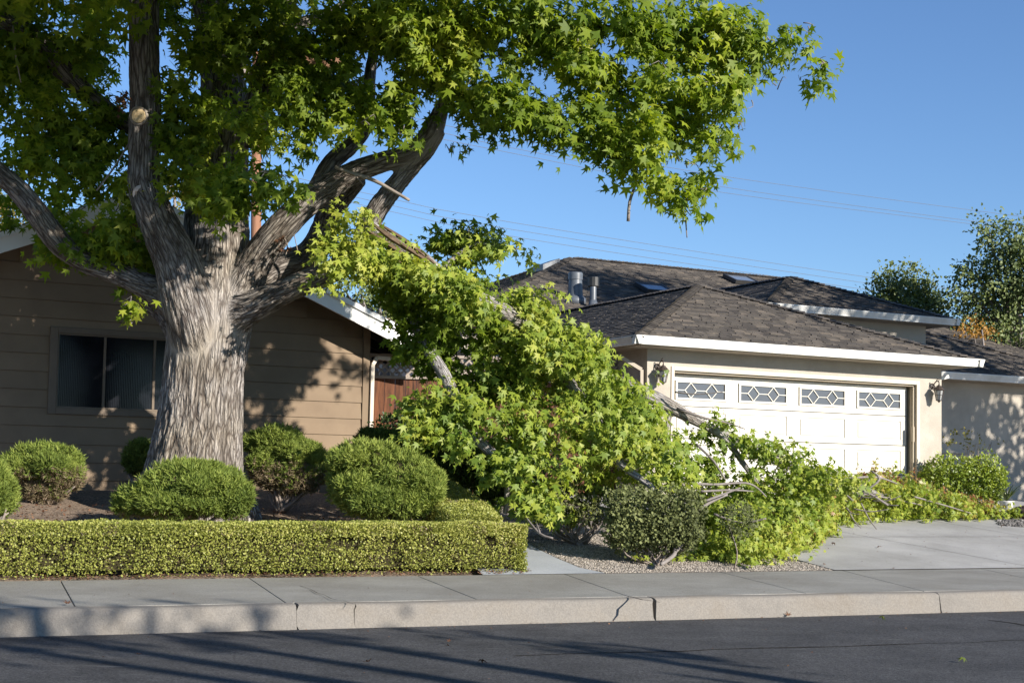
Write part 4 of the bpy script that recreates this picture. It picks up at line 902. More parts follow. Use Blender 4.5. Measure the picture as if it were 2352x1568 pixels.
# dead brown clusters in the crown
foliage('dead_leaves', STAR, [px_ell(*q) for q in ((292, 225, 16, 26, ZT-.8), (265, 250, 10, 8, ZT-.8), (655, 565, 10, 12, ZT-.5), (1345, 95, 8, 16, 17), (1362, 140, 12, 10, 17), (735, 145, 12, 8, ZT-1.8))], 4, .05, M['leaf_brown'], tree, per=5, spread=.06)
# ------------------------------------------------------------------ fallen limb
fl = thing('fallen_limb', 'broken sweetgum limb torn from the trunk, arching down over the driveway with green leaves', 'broken branch', tuple(at(1250, 1150, 18.5)))
mainp = PX([(845, 520, 17.9, 20), (905, 558, 17.85, 22), (965, 595, 17.85, 21), (1020, 640, 17.9, 19), (1085, 680, 17.95, 19), (1150, 712, 18.0, 20), (1195, 740, 18.1, 18), (1270, 800, 18.5, 19), (1350, 850, 18.9, 18), (1420, 880, 19.1, 18), (1486, 905, 19.2, 17), (1556, 942, 19.3, 16), (1611, 973, 19.5, 11), (1690, 1010, 19.8, 11), (1776, 1054, 20.7, 11), (1846, 1077, 21.2, 10), (1910, 1088, 21.7, 8), (1996, 1126, 22.2, 6), (2080, 1150, 22.8, 4)])
fp = [mainp,
 PX([(905, 570, 17.95, 16), (930, 660, 18.3, 13), (960, 760, 18.3, 13), (1020, 860, 18, 15), (1050, 930, 17.9, 15), (1070, 985, 17.8, 14), (1135, 1045, 17.7, 12), (1165, 1110, 17.6, 8), (1160, 1180, 17.6, 6)]),
 PX([(1195, 740, 18.3, 11), (1215, 850, 18.4, 10), (1212, 930, 18.1, 11), (1250, 1000, 17.9, 10), (1300, 1060, 17.7, 8)]),
 PX([(1270, 800, 18.4, 13), (1310, 880, 18.2, 13), (1365, 950, 18.0, 11), (1400, 1030, 17.7, 9), (1442, 1078, 17.5, 9), (1490, 1112, 17.4, 8), (1530, 1160, 17.3, 6)]),
 PX([(1835, 1070, 21.1, 8), (1880, 1098, 21.3, 7), (1960, 1120, 21.8, 5), (2040, 1140, 22.3, 3)]),
 PX([(1640, 985, 19.6, 7), (1676, 1020, 19.5, 8), (1706, 1062, 19.4, 7), (1740, 1110, 19.3, 5)]),
 PX([(1514, 920, 19.2, 4), (1518, 955, 19.2, 4), (1513, 1000, 19.2, 4), (1520, 1060, 19.1, 3)]),
 PX([(1545, 935, 19.3, 6), (1536, 965, 19.3, 6), (1527, 1010, 19.2, 5)]),
]
bark_object('limb', fp, M['limb'], fl, .017, .006, 30., 2, .55)
for q in ([(858, 515, 17.5, 3), (900, 548, 17.4, 7), (985, 600, 17.45, 4)], [(846, 530, 17.5, 2), (890, 560, 17.42, 7), (950, 600, 17.45, 3)], [(868, 512, 17.6, 2), (930, 552, 17.5, 6), (1000, 606, 17.5, 3)], [(850, 552, 17.5, 1), (880, 574, 17.5, 5), (925, 606, 17.5, 2)], [(880, 525, 17.5, 1), (925, 562, 17.38, 4), (975, 596, 17.4, 1)]):
    P, R_ = crom(*PX(q), .06); m = MB(); tube(m, P, R_, 5); m.build('torn_wood', M['torn'], fl)
twigset('branch', [[(1010, 630, 17.9, 8), (1045, 590, 18, 6), (1090, 560, 18, 4), (1150, 566, 18, 3), (1205, 574, 18, 1.5)], [(1090, 560, 18, 3), (1075, 535, 18, 2), (1082, 520, 18, 1)]], M['limb_twig'], fl)
tw_px = [[(1556, 938, 19.2, 4), (1620, 960, 19.2, 3), (1668, 970, 19.3, 2), (1712, 985, 19.3, 1.2)], [(1765, 1040, 20.1, 4), (1810, 1052, 20, 3), (1870, 1080, 20, 2)],
 [(1600, 1020, 18.8, 3), (1640, 1060, 18.7, 3), (1665, 1100, 18.6, 2)], [(1510, 1070, 18, 4), (1545, 1090, 18, 4), (1572, 1115, 17.9, 3)], [(1570, 1108, 18, 3), (1640, 1112, 18.1, 3), (1720, 1110, 18.3, 2.4), (1760, 1140, 18.4, 1.5)],
 [(1610, 1128, 17.8, 3), (1680, 1125, 17.9, 2.4), (1730, 1128, 18, 1.2)], [(1960, 1120, 21.6, 3), (2000, 1135, 21.5, 3), (2040, 1160, 21.5, 2)], [(1900, 1110, 21, 4), (1935, 1130, 20.9, 3), (1960, 1150, 20.8, 2)],
 [(1550, 900, 19, 2), (1600, 905, 18.9, 1.5), (1660, 900, 18.8, 1)], [(1620, 1150, 17.4, 3), (1660, 1135, 17.5, 2.6), (1700, 1120, 17.6, 2)], [(2000, 1080, 20.5, 2), (2020, 1100, 20.4, 3), (1990, 1125, 20.4, 2)], [(1210, 1190, 16.9, 2), (1240, 1225, 16.6, 3), (1270, 1235, 16.5, 2)], [(1232, 1200, 16.8, 1.5), (1240, 1222, 16.6, 2)]]
rr2 = random.Random(3)
for _ in range(60):
    t = rr2.random(); x = 1300+t*750; y = 1130+60*t*.3-60*(1-t)+rr2.uniform(-20, 30); Y = 18+4.0*t
    a = rr2.uniform(-1.2, 1.2); L = rr2.uniform(25, 80)
    tw_px.append([(x, y, Y, 2), (x+L*.5*math.cos(a), y+L*.5*math.sin(a)+6, Y-.1, 1.5), (x+L*math.cos(a), y+L*math.sin(a), Y-.2, .8)])
twigset('twigs', tw_px, M['twig'], fl)
E = []
c_([(770, 560, 40, 40), (810, 560, 55, 40), (790, 610, 55, 40), (740, 655, 26, 22), (830, 480, 24, 24), (850, 600, 45, 35), (800, 520, 40, 30)], 17.2); Ey = E; E = []
c_([(880, 600, 40, 36), (930, 612, 40, 26), (985, 640, 40, 26), (1040, 668, 36, 24), (1090, 690, 34, 22)], 17.35)
c_([(900, 610, 60, 45), (900, 550, 30, 20), (940, 640, 60, 50), (1000, 640, 60, 50), (1060, 650, 55, 40), (1020, 580, 40, 36), (1075, 550, 50, 32), (1045, 600, 36, 40), (1100, 690, 26, 26), (960, 710, 60, 50), (920, 680, 40, 30), (1010, 740, 70, 60), (940, 770, 40, 50), (1080, 770, 60, 50), (1000, 820, 70, 50), (975, 850, 34, 46), (1070, 860, 80, 55), (1055, 700, 60, 30), (1115, 718, 40, 24), (1160, 745, 40, 30)], 18.2)
E0 = E; E = []
c_([(1220, 690, 40, 30), (1190, 700, 30, 26), (1240, 740, 50, 45), (1180, 790, 70, 55), (1280, 790, 60, 45), (1340, 790, 45, 28), (1330, 850, 70, 45), (1240, 860, 90, 60), (1150, 880, 80, 60), (1400, 900, 60, 35), (1450, 920, 50, 32), (1340, 930, 90, 60)], 18.3)
c_([(1050, 950, 80, 60), (975, 930, 40, 46), (960, 995, 34, 26), (1060, 1010, 50, 30), (1160, 980, 90, 60), (1270, 980, 90, 70), (1175, 1075, 70, 50), (1230, 1080, 100, 60), (1380, 1000, 80, 60), (1470, 990, 55, 50), (1340, 1080, 70, 55), (1440, 1050, 60, 40), (1530, 1020, 55, 45), (1560, 1070, 38, 40), (1165, 1155, 44, 34), (1230, 1150, 70, 40), (1300, 1150, 40, 40)], 17.6)
c_([(1400, 880, 60, 30), (1550, 878, 26, 8), (1585, 890, 14, 8), (1470, 965, 34, 26), (1520, 1000, 26, 16)], 18.6)
E1 = E; E = []
c_([(1620, 985, 34, 20), (1660, 985, 38, 26), (1690, 1020, 34, 24), (1640, 1050, 34, 34), (1600, 1010, 20, 26), (1740, 1020, 38, 26), (1790, 1040, 40, 25), (1830, 1055, 28, 22), (1620, 1090, 34, 30), (1700, 1090, 40, 30), (1760, 1090, 36, 30), (1860, 1060, 26, 18), (1890, 1080, 26, 16), (1690, 1125, 60, 40), (1630, 1120, 44, 36), (1850, 1110, 46, 26)], 19.5)
c_([(1800, 1110, 60, 30), (1880, 1110, 50, 28), (1950, 1110, 40, 26), (1720, 1140, 50, 30), (1800, 1150, 60, 30)], 19.3)
E2 = E
def warm(C, N): return np.clip(.5*rng.random(N)+.5*vnoise(C*1.6, 9)-.03, 0, 1)
foliage('foliage', STAR, Ey, 7., .075, M['leaf_fallen'], fl, rfun=lambda C, N: np.clip(.5+.42*rng.random(N), 0, 1), spread=.11)
foliage('foliage', STAR, E0, 13, .084, M['leaf'], fl, rfun=lambda C, N: np.clip(.1+.45*rng.random(N)+.3*vnoise(C*1.6, 9), 0, .9), spread=.11, clump=.40, droop=.9)  # leaf tones lowered to paint in the shade of the main crown
foliage('foliage', STAR, E1, 13, .082, M['leaf_fallen'], fl, rfun=lambda C, N: np.clip(.55*rng.random(N)+.45*vnoise(C*1.6, 9)+.02, 0, .95), spread=.11, ground=True, clump=.46, droop=.9)
E = []
c_([(900, 588, 34, 22), (940, 606, 36, 24), (985, 626, 38, 26), (1035, 655, 40, 26), (1080, 682, 40, 24), (1115, 700, 30, 20)], 17.2)
c_([(1240, 772, 46, 30), (1290, 812, 46, 28), (1345, 840, 42, 26), (1400, 868, 42, 24), (1430, 884, 30, 20), (1205, 925, 40, 30), (1215, 760, 30, 26)], 17.8)
c_([(1205, 688, 34, 26), (1240, 700, 36, 36), (1270, 740, 34, 34), (1340, 785, 34, 20), (1375, 790, 16, 12), (1500, 1000, 40, 44), (1090, 545, 40, 24), (1120, 562, 34, 22), (1160, 568, 30, 18), (1200, 574, 20, 14), (1030, 580, 34, 30), (1060, 620, 34, 30), (1545, 1050, 46, 50), (1500, 1070, 60, 50), (1480, 940, 34, 24), (1570, 1090, 36, 34)], 18.0)
foliage('foliage', STAR, E, 10, .080, M['leaf_fallen'], fl, rfun=lambda C, N: np.clip(.15+.5*rng.random(N)+.35*vnoise(C*1.8, 9), 0, .95), spread=.11, droop=.9)
foliage('foliage', STAR, E2, 9, .074, M['leaf_fallen'], fl, rfun=warm, spread=.09, ground=True, clump=.4)
# heap on the driveway: blobs whose feet lie on the slope
def gell(x, ybot, w, h, d):
    """ellipsoid standing on the ground at that pixel"""
    P = ong(x, ybot); Y = P[1]; m = Y/F; c = P+np.array([0, d*.7, h*m*.42+d*.05]); return c, np.array([w*m, d, h*m*.6])
heap = thing('leafy_branch', 'leafy broken branch end with yellow and rust leaves spilled across the driveway', 'broken branch', tuple(ong(2000, 1190)))
E = [gell(x, yb, w, h, d) for x, yb, w, h, d in ((1950, 1206, 55, 112, .5), (2030, 1200, 55, 106, .5), (2110, 1198, 55, 90, .45), (2180, 1196, 50, 66, .4), (2240, 1195, 45, 42, .35), (2300, 1194, 45, 30, .3), (2345, 1193, 25, 20, .25), (1900, 1213, 50, 110, .6), (2000, 1180, 50, 85, .5), (2070, 1175, 50, 80, .5), (1850, 1222, 50, 115, .6))]
foliage('foliage', STAR, E, 10, .058, M['leaf_fallen'], heap, rfun=lambda C, N: np.clip(.6*rng.random(N)+.55*vnoise(C*2.2, 9)+.05, 0, 1), spread=.08, ground=True, droop=.2)
E = [gell(x, yb, w, h, d) for x, yb, w, h, d in ((2010, 1165, 34, 92, .35), (2050, 1178, 40, 92, .4), (2100, 1185, 50, 84, .45), (2160, 1190, 45, 66, .4), (1985, 1175, 34, 80, .4), (2240, 1190, 36, 44, .3), (2200, 1190, 30, 50, .3))]
foliage('autumn_leaves', STAR, E, 10, .058, M['leaf_dry'], heap, rfun=lambda C, N: np.clip(.45+.4*rng.random(N)+.35*(vnoise(C*3, 19)-.4), 0, 1), spread=.07, ground=True, droop=.2)
twigset('twigs', [[(1880, 1120, 20.8, 4), (1960, 1130, 21.6, 3), (2050, 1145, 22.2, 2), (2120, 1160, 22.6, 1.2)], [(1930, 1100, 21.4, 3), (2010, 1095, 22, 2.4), (2060, 1110, 22.3, 1.5)], [(2100, 1140, 22.4, 2), (2170, 1160, 22.8, 1.6), (2230, 1178, 23.2, 1)]], M['twig'], heap)
pile = thing('leafy_branch', 'leafy broken branch heaped at the gravel edge beside the rounded dark shrub', 'broken branch', tuple(ong(1700, 1290)))
E = [gell(x, yb, w, h, d) for x, yb, w, h, d in ((1650, 1290, 50, 60, .35), (1720, 1300, 60, 80, .4), (1790, 1285, 60, 100, .5), (1850, 1268, 50, 110, .5), (1700, 1270, 70, 120, .5), (1780, 1250, 80, 140, .6), (1860, 1235, 60, 130, .6), (1640, 1250, 50, 110, .5), (1900, 1235, 30, 90, .4), (1590, 1290, 26, 26, .2), (1680, 1230, 80, 130, .6))]
foliage('foliage', STAR, E, 10, .060, M['leaf_fallen'], pile, rfun=lambda C, N: np.clip(.5*rng.random(N)+.5*vnoise(C*2., 9)+.08, 0, .97), spread=.09, ground=True, droop=.45)
foliage('foliage', STAR, [gell(1510, 1290, 26, 22, .12), gell(1545, 1296, 22, 16, .1), gell(1490, 1300, 22, 16, .1), gell(1455, 1262, 16, 30, .1)], 2.2, .062, M['leaf_fallen'], pile, rfun=lambda C, N: .5+.35*rng.random(N), spread=.07, ground=True, droop=.6)
foliage('autumn_leaves', STAR, [gell(x, yb, w, h, d) for x, yb, w, h, d in ((1860, 1225, 36, 130, .62), (1900, 1232, 30, 80, .4), (1780, 1240, 40, 150, .62), (1800, 1275, 40, 90, .5), (1870, 1262, 30, 60, .4))], 4, .056, M['leaf_dry'], pile, rfun=lambda C, N: np.clip(.3+.5*rng.random(N), 0, 1), spread=.07, ground=True)
twigset('twigs', [[(1545, 1245, 16.9, 4), (1550, 1270, 16.7, 5), (1530, 1288, 16.5, 5), (1518, 1295, 16.4, 4)], [(1550, 1270, 16.7, 3), (1575, 1240, 16.9, 3), (1600, 1200, 17.2, 2.5)], [(1640, 1180, 17.6, 3), (1700, 1200, 17.5, 3), (1760, 1190, 17.4, 2)], [(1580, 1200, 17.2, 3), (1620, 1160, 17.6, 4), (1670, 1135, 17.8, 3)]], M['twig'], pile)
# ------------------------------------------------------------------ hedge
hd = thing('boxwood_hedge', 'low clipped yellow green hedge along the sidewalk with a wing running up the path', 'hedge', tuple(onz(600, 1320, .25)))
uE, qE = uq(onz(1207, 1320, .25)); uE += .11
HT = .52; 
def hedge_run(p0, p1, w, h, n, flat=False):
    """surface shell scatter on a box following the ground"""
    p0 = np.array(p0); p1 = np.array(p1); L = np.linalg.norm(p1-p0); d = (p1-p0)/L; sd = np.array([d[1], -d[0]])
    a = rng.random(n)*L; tot = 2*h+w; k = rng.random(n)*tot
    off = np.where(k < h, 1, np.where(k < h+w, 0, -1)); 
    side = np.where(off == 1, w/2, np.where(off == -1, -w/2, (k-h)-w/2)); zz = np.where(off == 1, k, np.where(off == -1, k-h-w, h))
    C2 = p0+d*a[:, None]+sd*side[:, None]; nn = np.concatenate([np.where((off != 0)[:, None], sd*off[:, None], 0), (off == 0)[:, None]*1.], 1)
    # rounded shoulder, bumpy surface and depth
    cn = vnoise(np.concatenate([C2*2.5, zz[:, None]*2.5], 1), 21); fine = vnoise(np.concatenate([C2*9, zz[:, None]*9], 1), 22)
    dep = -(rng.random(n)**2.2)*.14+.05*(cn-.5)+.03*(fine-.5)
    zz = np.where(off == 0, zz+dep, zz); C2 = C2+np.where((off != 0)[:, None], sd*(off*dep)[:, None], 0)
    hole = (vnoise(np.concatenate([C2*5, zz[:, None]*6], 1), 23) < .20)
    zz = zz*(1)+0; bt = zz < .05
    z = (.262 if flat else gh(C2[:, 0], C2[:, 1]))+zz
    keep = ~(hole & (rng.random(n) < .85)) & ~(bt & (rng.random(n) < .6))
    return np.concatenate([C2, z[:, None]], 1)[keep], nn[keep], cn[keep]
def core(p0, p1, w, h, z0=.04):
    p0 = np.array(p0); p1 = np.array(p1); L = np.linalg.norm(p1-p0); d = (p1-p0)/L; sd = np.array([d[1], -d[0]]); m = MB(); k = max(1, int(L/.5)); V = []
    for i in range(k+1):
        c = p0+d*L*i/k
        for s_, z in ((w/2, z0), (w/2, h), (-w/2, h), (-w/2, z0)): q = c+sd*s_; V.append((q[0], q[1], gh(q[0], q[1])+z))
    m.add(V, [(i*4+j, i*4+(j+1) % 4, (i+1)*4+(j+1) % 4, (i+1)*4+j) for i in range(k) for j in range(4)]+[(3, 2, 1, 0), tuple(k*4+j for j in range(4))]); return m
def b2(u, q): P = BFr(u, q, 0); return P[:2]
hw_ = .62; c0 = b2(-3.2, .12+hw_/2); c1 = b2(uE-.02, .12+hw_/2)
r0 = b2(uE-.34, .12+hw_); r1 = b2(uE+.36, 3.9); r2 = b2(uE+.42, 4.5)
Cs, Nn_, cn_ = [], [], []
for p, q, w, h, n in ((c0, c1, hw_, HT, 115000), (r0, r1, .6, HT, 38000), (r1, r2, .6, HT+.04, 10000)):
    a_, b__, c__ = hedge_run(p, q, w, h, n, n == 115000); Cs.append(a_); Nn_.append(b__); cn_.append(c__)
# end face of the front run
n = 7000; k1 = rng.random(n)*hw_-hw_/2; k2 = rng.random(n)*HT; C2 = c1+BN[:2]*k1[:, None]*-1+BU[:2]*(-(rng.random(n)**2)*.1+.02)[:, None]
Cs.append(np.concatenate([C2, (.262+k2)[:, None]], 1)); Nn_.append(np.tile(BU, (n, 1))); cn_.append(rng.random(n))
C = np.concatenate(Cs); Nn = np.concatenate(Nn_); cn = np.concatenate(cn_); N = len(C)
zrel = C[:, 2]-gh(C[:, 0], C[:, 1])
patch = vnoise(C*1.4, 31)
rnd = np.clip(.25+.55*rng.random(N)+.5*(patch-.5)+.12*(zrel/HT-.5), 0, 1); dead = (vnoise(C*7, 33) > .80) & (rng.random(N) < .5); rnd[dead] = rng.random(dead.sum())*.12
scatter('foliage', TINY, C, nrm(Nn*.8+rng.normal(size=(N, 3))*.8+np.array([0, 0, .35])), nrm(Nn*.8+rng.normal(size=(N, 3))*.6+np.array([0, 0, .4])), rng.uniform(.013, .025, N), rnd, M['box'], hd)
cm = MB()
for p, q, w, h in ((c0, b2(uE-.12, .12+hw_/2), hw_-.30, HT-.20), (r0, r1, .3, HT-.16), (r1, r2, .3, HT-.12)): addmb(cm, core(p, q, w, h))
M['hcore'] = noisy('inner_shade_dark', (.03, .028, .014), (.055, .045, .025), 20, 1, 1., 40, spec=0)  # near-black colour standing for the shade deep inside the foliage
cm.build('core_stems', M['hcore'], hd)  # solid core block, its dark colour painting the shade inside the hedge
# ------------------------------------------------------------------ shrubs
def juniper(label, blobs, base_px, Y, brown=.0, n_scale=1., core_stems=None, tone=0.):
    P0 = at(*base_px, Y); P0[2] = gh(P0[0], P0[1]); t = thing('juniper_bush', label, 'shrub', tuple(P0), 'clipped juniper bushes around the tree')
    Cs, Ts, Ns, Rn = [], [], [], []; zs = [at(x, y+ry, Y)[2] for x, y, rx, ry, *_ in blobs]; ze = [at(x, y-ry, Y)[2] for x, y, rx, ry, *_ in blobs]
    zlo, zhi = min(zs), max(ze)
    core_ = MB()
    allb = []
    for (x, y, rx, ry, *dz) in blobs:
        c, r = px_ell(x, y, rx, ry, Y+(dz[0] if dz else 0)); allb.append((c, r*.93, 1))
        for _ in range(7):
            dd = nrm(rng.normal(size=(1, 3)))[0]; dd[2] = abs(dd[2])*.9-.2; allb.append((c+dd*r*.80, r*rng.uniform(.26, .48), 0))
    for c, r, isc in allb:
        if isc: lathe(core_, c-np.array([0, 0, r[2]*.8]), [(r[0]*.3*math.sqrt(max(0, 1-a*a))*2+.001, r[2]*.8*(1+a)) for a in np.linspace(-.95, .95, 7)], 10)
        n = int((4200 if isc else 6500)*n_scale*(r[0]*r[2]+r[0]*r[1])/.5); d = nrm(rng.normal(size=(n, 3))); wob = 1+.14*(vnoise((c+d*r)*4.5, 41)-.5)*2+.20*(vnoise((c+d*r)*9, 42)-.5)*2+.08*(vnoise((c+d*r)*24, 45)-.5)*2
        rad = (rng.random((n, 1))**.22); p = c+d*r*rad*wob[:, None]*.96
        up = nrm(d*.75+np.array([0, 0, .75])+rng.normal(size=(n, 3))*.28); k = 5
        Pp = np.repeat(p, k, 0)+rng.normal(size=(n*k, 3))*.010; Cs.append(Pp); Ts.append(nrm(np.repeat(up, k, 0)+rng.normal(size=(n*k, 3))*.55)); Ns.append(nrm(rng.normal(size=(n*k, 3))+np.repeat(d, k, 0)))
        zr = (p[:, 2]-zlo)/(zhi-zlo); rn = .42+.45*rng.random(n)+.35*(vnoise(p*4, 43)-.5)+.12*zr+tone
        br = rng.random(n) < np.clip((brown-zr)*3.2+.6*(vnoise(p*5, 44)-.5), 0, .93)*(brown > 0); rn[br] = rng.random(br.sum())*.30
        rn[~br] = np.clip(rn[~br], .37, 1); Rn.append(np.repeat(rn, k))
    C = np.concatenate(Cs); zg = gh(C[:, 0], C[:, 1]); keep = C[:, 2] > zg+.01
    C = C[keep]; T = np.concatenate(Ts)[keep]; Nn = np.concatenate(Ns)[keep]; R_ = np.concatenate(Rn)[keep]
    scatter('foliage', NEEDJ, C, T, Nn, rng.uniform(.035, .075, len(C)), R_, M['juniper'], t)
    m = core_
    m.build('shade_core', M['hcore'], t)  # solid dark form painted as the shade within the bush
    sm = MB(); rd = random.Random(len(blobs)*7+int(base_px[0]))
    for _ in range(core_stems or 7):
        x, y, rx, ry, *_d = rd.choice(blobs); top_ = at(x+rd.uniform(-.7, .7)*rx, y+ry*rd.uniform(.0, .8), Y+rd.uniform(-.15, .15)); b0 = P0+np.array([rd.uniform(-.08, .08), rd.uniform(-.06, .06), 0]); mid = (b0*.6+np.array(top_)*.4)+np.array([rd.uniform(-.06, .06), 0, -.02])
        Pq, Rq = crom([b0, mid, top_], [.028, .018, .008], .08); tube(sm, Pq, Rq, 6)
    sm.build('stem', M['drytwig'], t, smooth=True)
NEEDJ = needle(.13)
juniper('green juniper bush cut by the left edge of the picture', [(-20, 1120, 60, 64), (5, 1150, 36, 44)], (-10, 1190), 16.7)
juniper('ball shaped juniper bush on a bare stem, browned below, left of the tree', [(100, 1070, 88, 58), (60, 1090, 50, 46), (140, 1095, 56, 48), (95, 1125, 60, 34)], (100, 1185), 18.6, brown=.60, core_stems=16)
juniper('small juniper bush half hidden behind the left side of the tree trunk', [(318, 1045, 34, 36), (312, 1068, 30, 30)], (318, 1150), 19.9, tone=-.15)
juniper('spreading juniper bush in front of the tree trunk', [(420, 1115, 110, 58), (330, 1150, 68, 44), (510, 1130, 72, 60), (460, 1090, 60, 34), (400, 1155, 120, 44), (530, 1155, 50, 44), (290, 1165, 30, 28)], (420, 1190), 16.7, brown=.18)
juniper('tall juniper bush with browned underside right of the trunk, by the house wall', [(640, 1025, 72, 50), (690, 1055, 66, 50), (620, 1070, 52, 50), (665, 1095, 80, 44), (730, 1080, 34, 40)], (650, 1160), 19.2, brown=.50, core_stems=18)
juniper('largest mounded juniper bush, bright green, at the right of the bed', [(850, 1060, 92, 54), (920, 1095, 92, 60), (820, 1120, 70, 66), (900, 1150, 112, 50), (970, 1135, 50, 54), (800, 1070, 50, 40)], (890, 1195), 17.2, brown=.05, tone=.08)
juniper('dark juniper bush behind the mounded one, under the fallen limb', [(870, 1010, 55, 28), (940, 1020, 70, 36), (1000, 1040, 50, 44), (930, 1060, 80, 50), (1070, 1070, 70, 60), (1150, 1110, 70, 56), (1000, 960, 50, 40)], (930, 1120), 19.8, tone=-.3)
def roundshrub(name, label, cat, blobs, base_px, Y, mat, lsize, lai, shape=OVAL, dark=True, core_stems=8, per=6, spread=.05, rfun=None, stemr=.012, group=None, shell=.25, basez=None):
    P0 = at(*base_px, Y); P0[2] = gh(P0[0], P0[1]); t = thing(name, label, cat, tuple(P0), group)
    E = [px_ell(x, y, rx, ry, Y+(dz[0] if dz else 0)) for x, y, rx, ry, *dz in blobs]
    foliage('foliage', shape, E, lai, lsize, mat, t, per=per, spread=spread, droop=-.2, shell=shell, rfun=rfun)
    sm = MB(); rd = random.Random(int(base_px[0]))
    for i in range(core_stems):
        x, y, rx, ry, *_d = rd.choice(blobs); tp = at(x+rd.uniform(-.8, .8)*rx, y+ry*rd.uniform(-.4, .9), Y+rd.uniform(-.2, .2)); b0 = P0+np.array([rd.uniform(-.1, .1), rd.uniform(-.08, .08), 0]); mid = b0*.55+np.array(tp)*.45+np.array([rd.uniform(-.12, .12), 0, -.04])
        Pq, Rq = crom([b0, mid, tp], [stemr, stemr*.7, stemr*.3], .07); tube(sm, Pq, Rq, 5)
    sm.build('stem', M['drytwig'], t, smooth=True); return t
roundshrub('round_shrub', 'rounded dull green shrub with small round leaves and bare lower twigs at the gravel bed', 'shrub', [(1500, 1170, 96, 60), (1450, 1190, 60, 60), (1560, 1190, 60, 60), (1500, 1220, 84, 44), (1450, 1230, 50, 34), (1555, 1228, 50, 34)], (1500, 1272), 16.9, M['darkshrub'], .034, 13, TINY, core_stems=30, per=5, spread=.04)
roundshrub('round_shrub', 'dark shadowed shrub under the fallen limb, left of the rounded dull green one', 'shrub', [(1310, 1150, 70, 50), (1370, 1160, 50, 45), (1250, 1160, 60, 40)], (1330, 1212), 18.0, M['darkshrub'], .036, 7, TINY, core_stems=40, per=5, spread=.04)
roundshrub('round_shrub', 'small dull green shrub poking out of the leaf heap on the gravel', 'shrub', [(1695, 1195, 42, 40)], (1700, 1250), 16.95, M['darkshrub'], .032, 8, TINY, core_stems=1, per=5, spread=.04)
roundshrub('leafy_shrub', 'dark green leafy shrub in front of the redwood fence, left of the fallen limb', 'shrub', [(950, 965, 46, 34), (970, 995, 66, 40), (900, 985, 40, 30), (1040, 1010, 60, 50), (1090, 1080, 60, 60), (1190, 1050, 80, 70), (1260, 1100, 70, 60)], (960, 1100), 21.2, M['ivy'], .05, 9, OVAL, core_stems=14, per=6, spread=.06)
Pg = ong(2215, 1172); YG = Pg[1]
roundshrub('glossy_shrub', 'dense bright green rounded shrub at the right corner of the garage', 'shrub', [(2205, 1085, 78, 38), (2160, 1095, 40, 40), (2260, 1095, 50, 42), (2215, 1120, 84, 44), (2280, 1110, 30, 40)], (2215, 1168), YG+.5, M['pitto'], .046, 11, OVAL, core_stems=12, per=6, spread=.045)
roundshrub('sparse_shrub', 'thin crooked shrub with few leaves above the bright green shrub', 'shrub', [(2195, 1005, 30, 22), (2235, 1020, 30, 18), (2285, 1012, 12, 5)], (2228, 1090), 27.2, M['bgyellow'], .05, 1.5, OVAL, core_stems=9, per=3, spread=.05, stemr=.016)
# potted spiky plant
P0 = at(2312, 1122, 24.8); gzp = gh(P0[0], P0[1])
pt = thing('potted_plant', 'spiky strap leaved plant in a pale pot at the right edge', 'potted plant', (P0[0], P0[1], gzp))
m = MB(); lathe(m, (P0[0], P0[1], gzp), [(.08, 0), (.12, .19), (.13, .21), (.12, .21), (.11, .17)], 18); m.build('pot', M['pot'], pt, smooth=True)
m = MB(); rd = random.Random(5)
for i in range(34):
    a = rd.uniform(0, 6.28); L = rd.uniform(.25, .6); o_ = Vector((math.cos(a), math.sin(a), 0)); b = Vector((P0[0], P0[1], gzp+.2)); sd_ = Vector((-o_.y, o_.x, 0))*.014; V = []
    for k_ in range(5): f = k_/4; c = b+o_*(L*.75*f)+Vector((0, 0, L*(1.1*f-.55*f*f))); V += [c-sd_*(1-f*.9), c+sd_*(1-f*.9)]
    m.add(V, [(2*j, 2*j+1, 2*j+3, 2*j+2) for j in range(4)], rd.random())
m.build('leaves', M['bgleaf2'], pt)
# dark rock mound and pebbles at the right
rk_ = at(2350, 1118, 24.2); rz_ = gh(rk_[0], rk_[1])
m = MB(); V = []; n1, n2 = 9, 20
for i in range(n1):
    for j in range(n2):
        f = i/(n1-1)*math.pi/2; a = j/n2*6.283; r = math.cos(f); q = .9+.2*math.sin(a*3+i)+.1*math.sin(a*7); V.append((rk_[0]+.2+.55*r*q*math.cos(a), rk_[1]+.4*r*q*math.sin(a), rz_-.03+.26*math.sin(f)*(1+.1*math.sin(a*4))))
m.add(V, [(i*n2+j, i*n2+(j+1) % n2, (i+1)*n2+(j+1) % n2, (i+1)*n2+j) for i in range(n1-1) for j in range(n2)])
tag(m.build('rock', M['rock'], smooth=True), 'low dark lava rock at the right edge beside the pebbles', 'rock')
def pebc():
    P = at(rng.uniform(2290, 2480), 1130, rng.uniform(22.9, 24.6)); P[2] = gh(P[0], P[1])+.012; return P
M['peb2'] = noisy('dark_pebbles', (.06, .055, .05), (.30, .28, .26), 30, .8, 0, rnd=.6)
tag(pebbles('pebble_bed', pebc, 1500, .02, .05, M['peb2']), 'grey pebbles beside the rock at the right edge', 'pebbles')
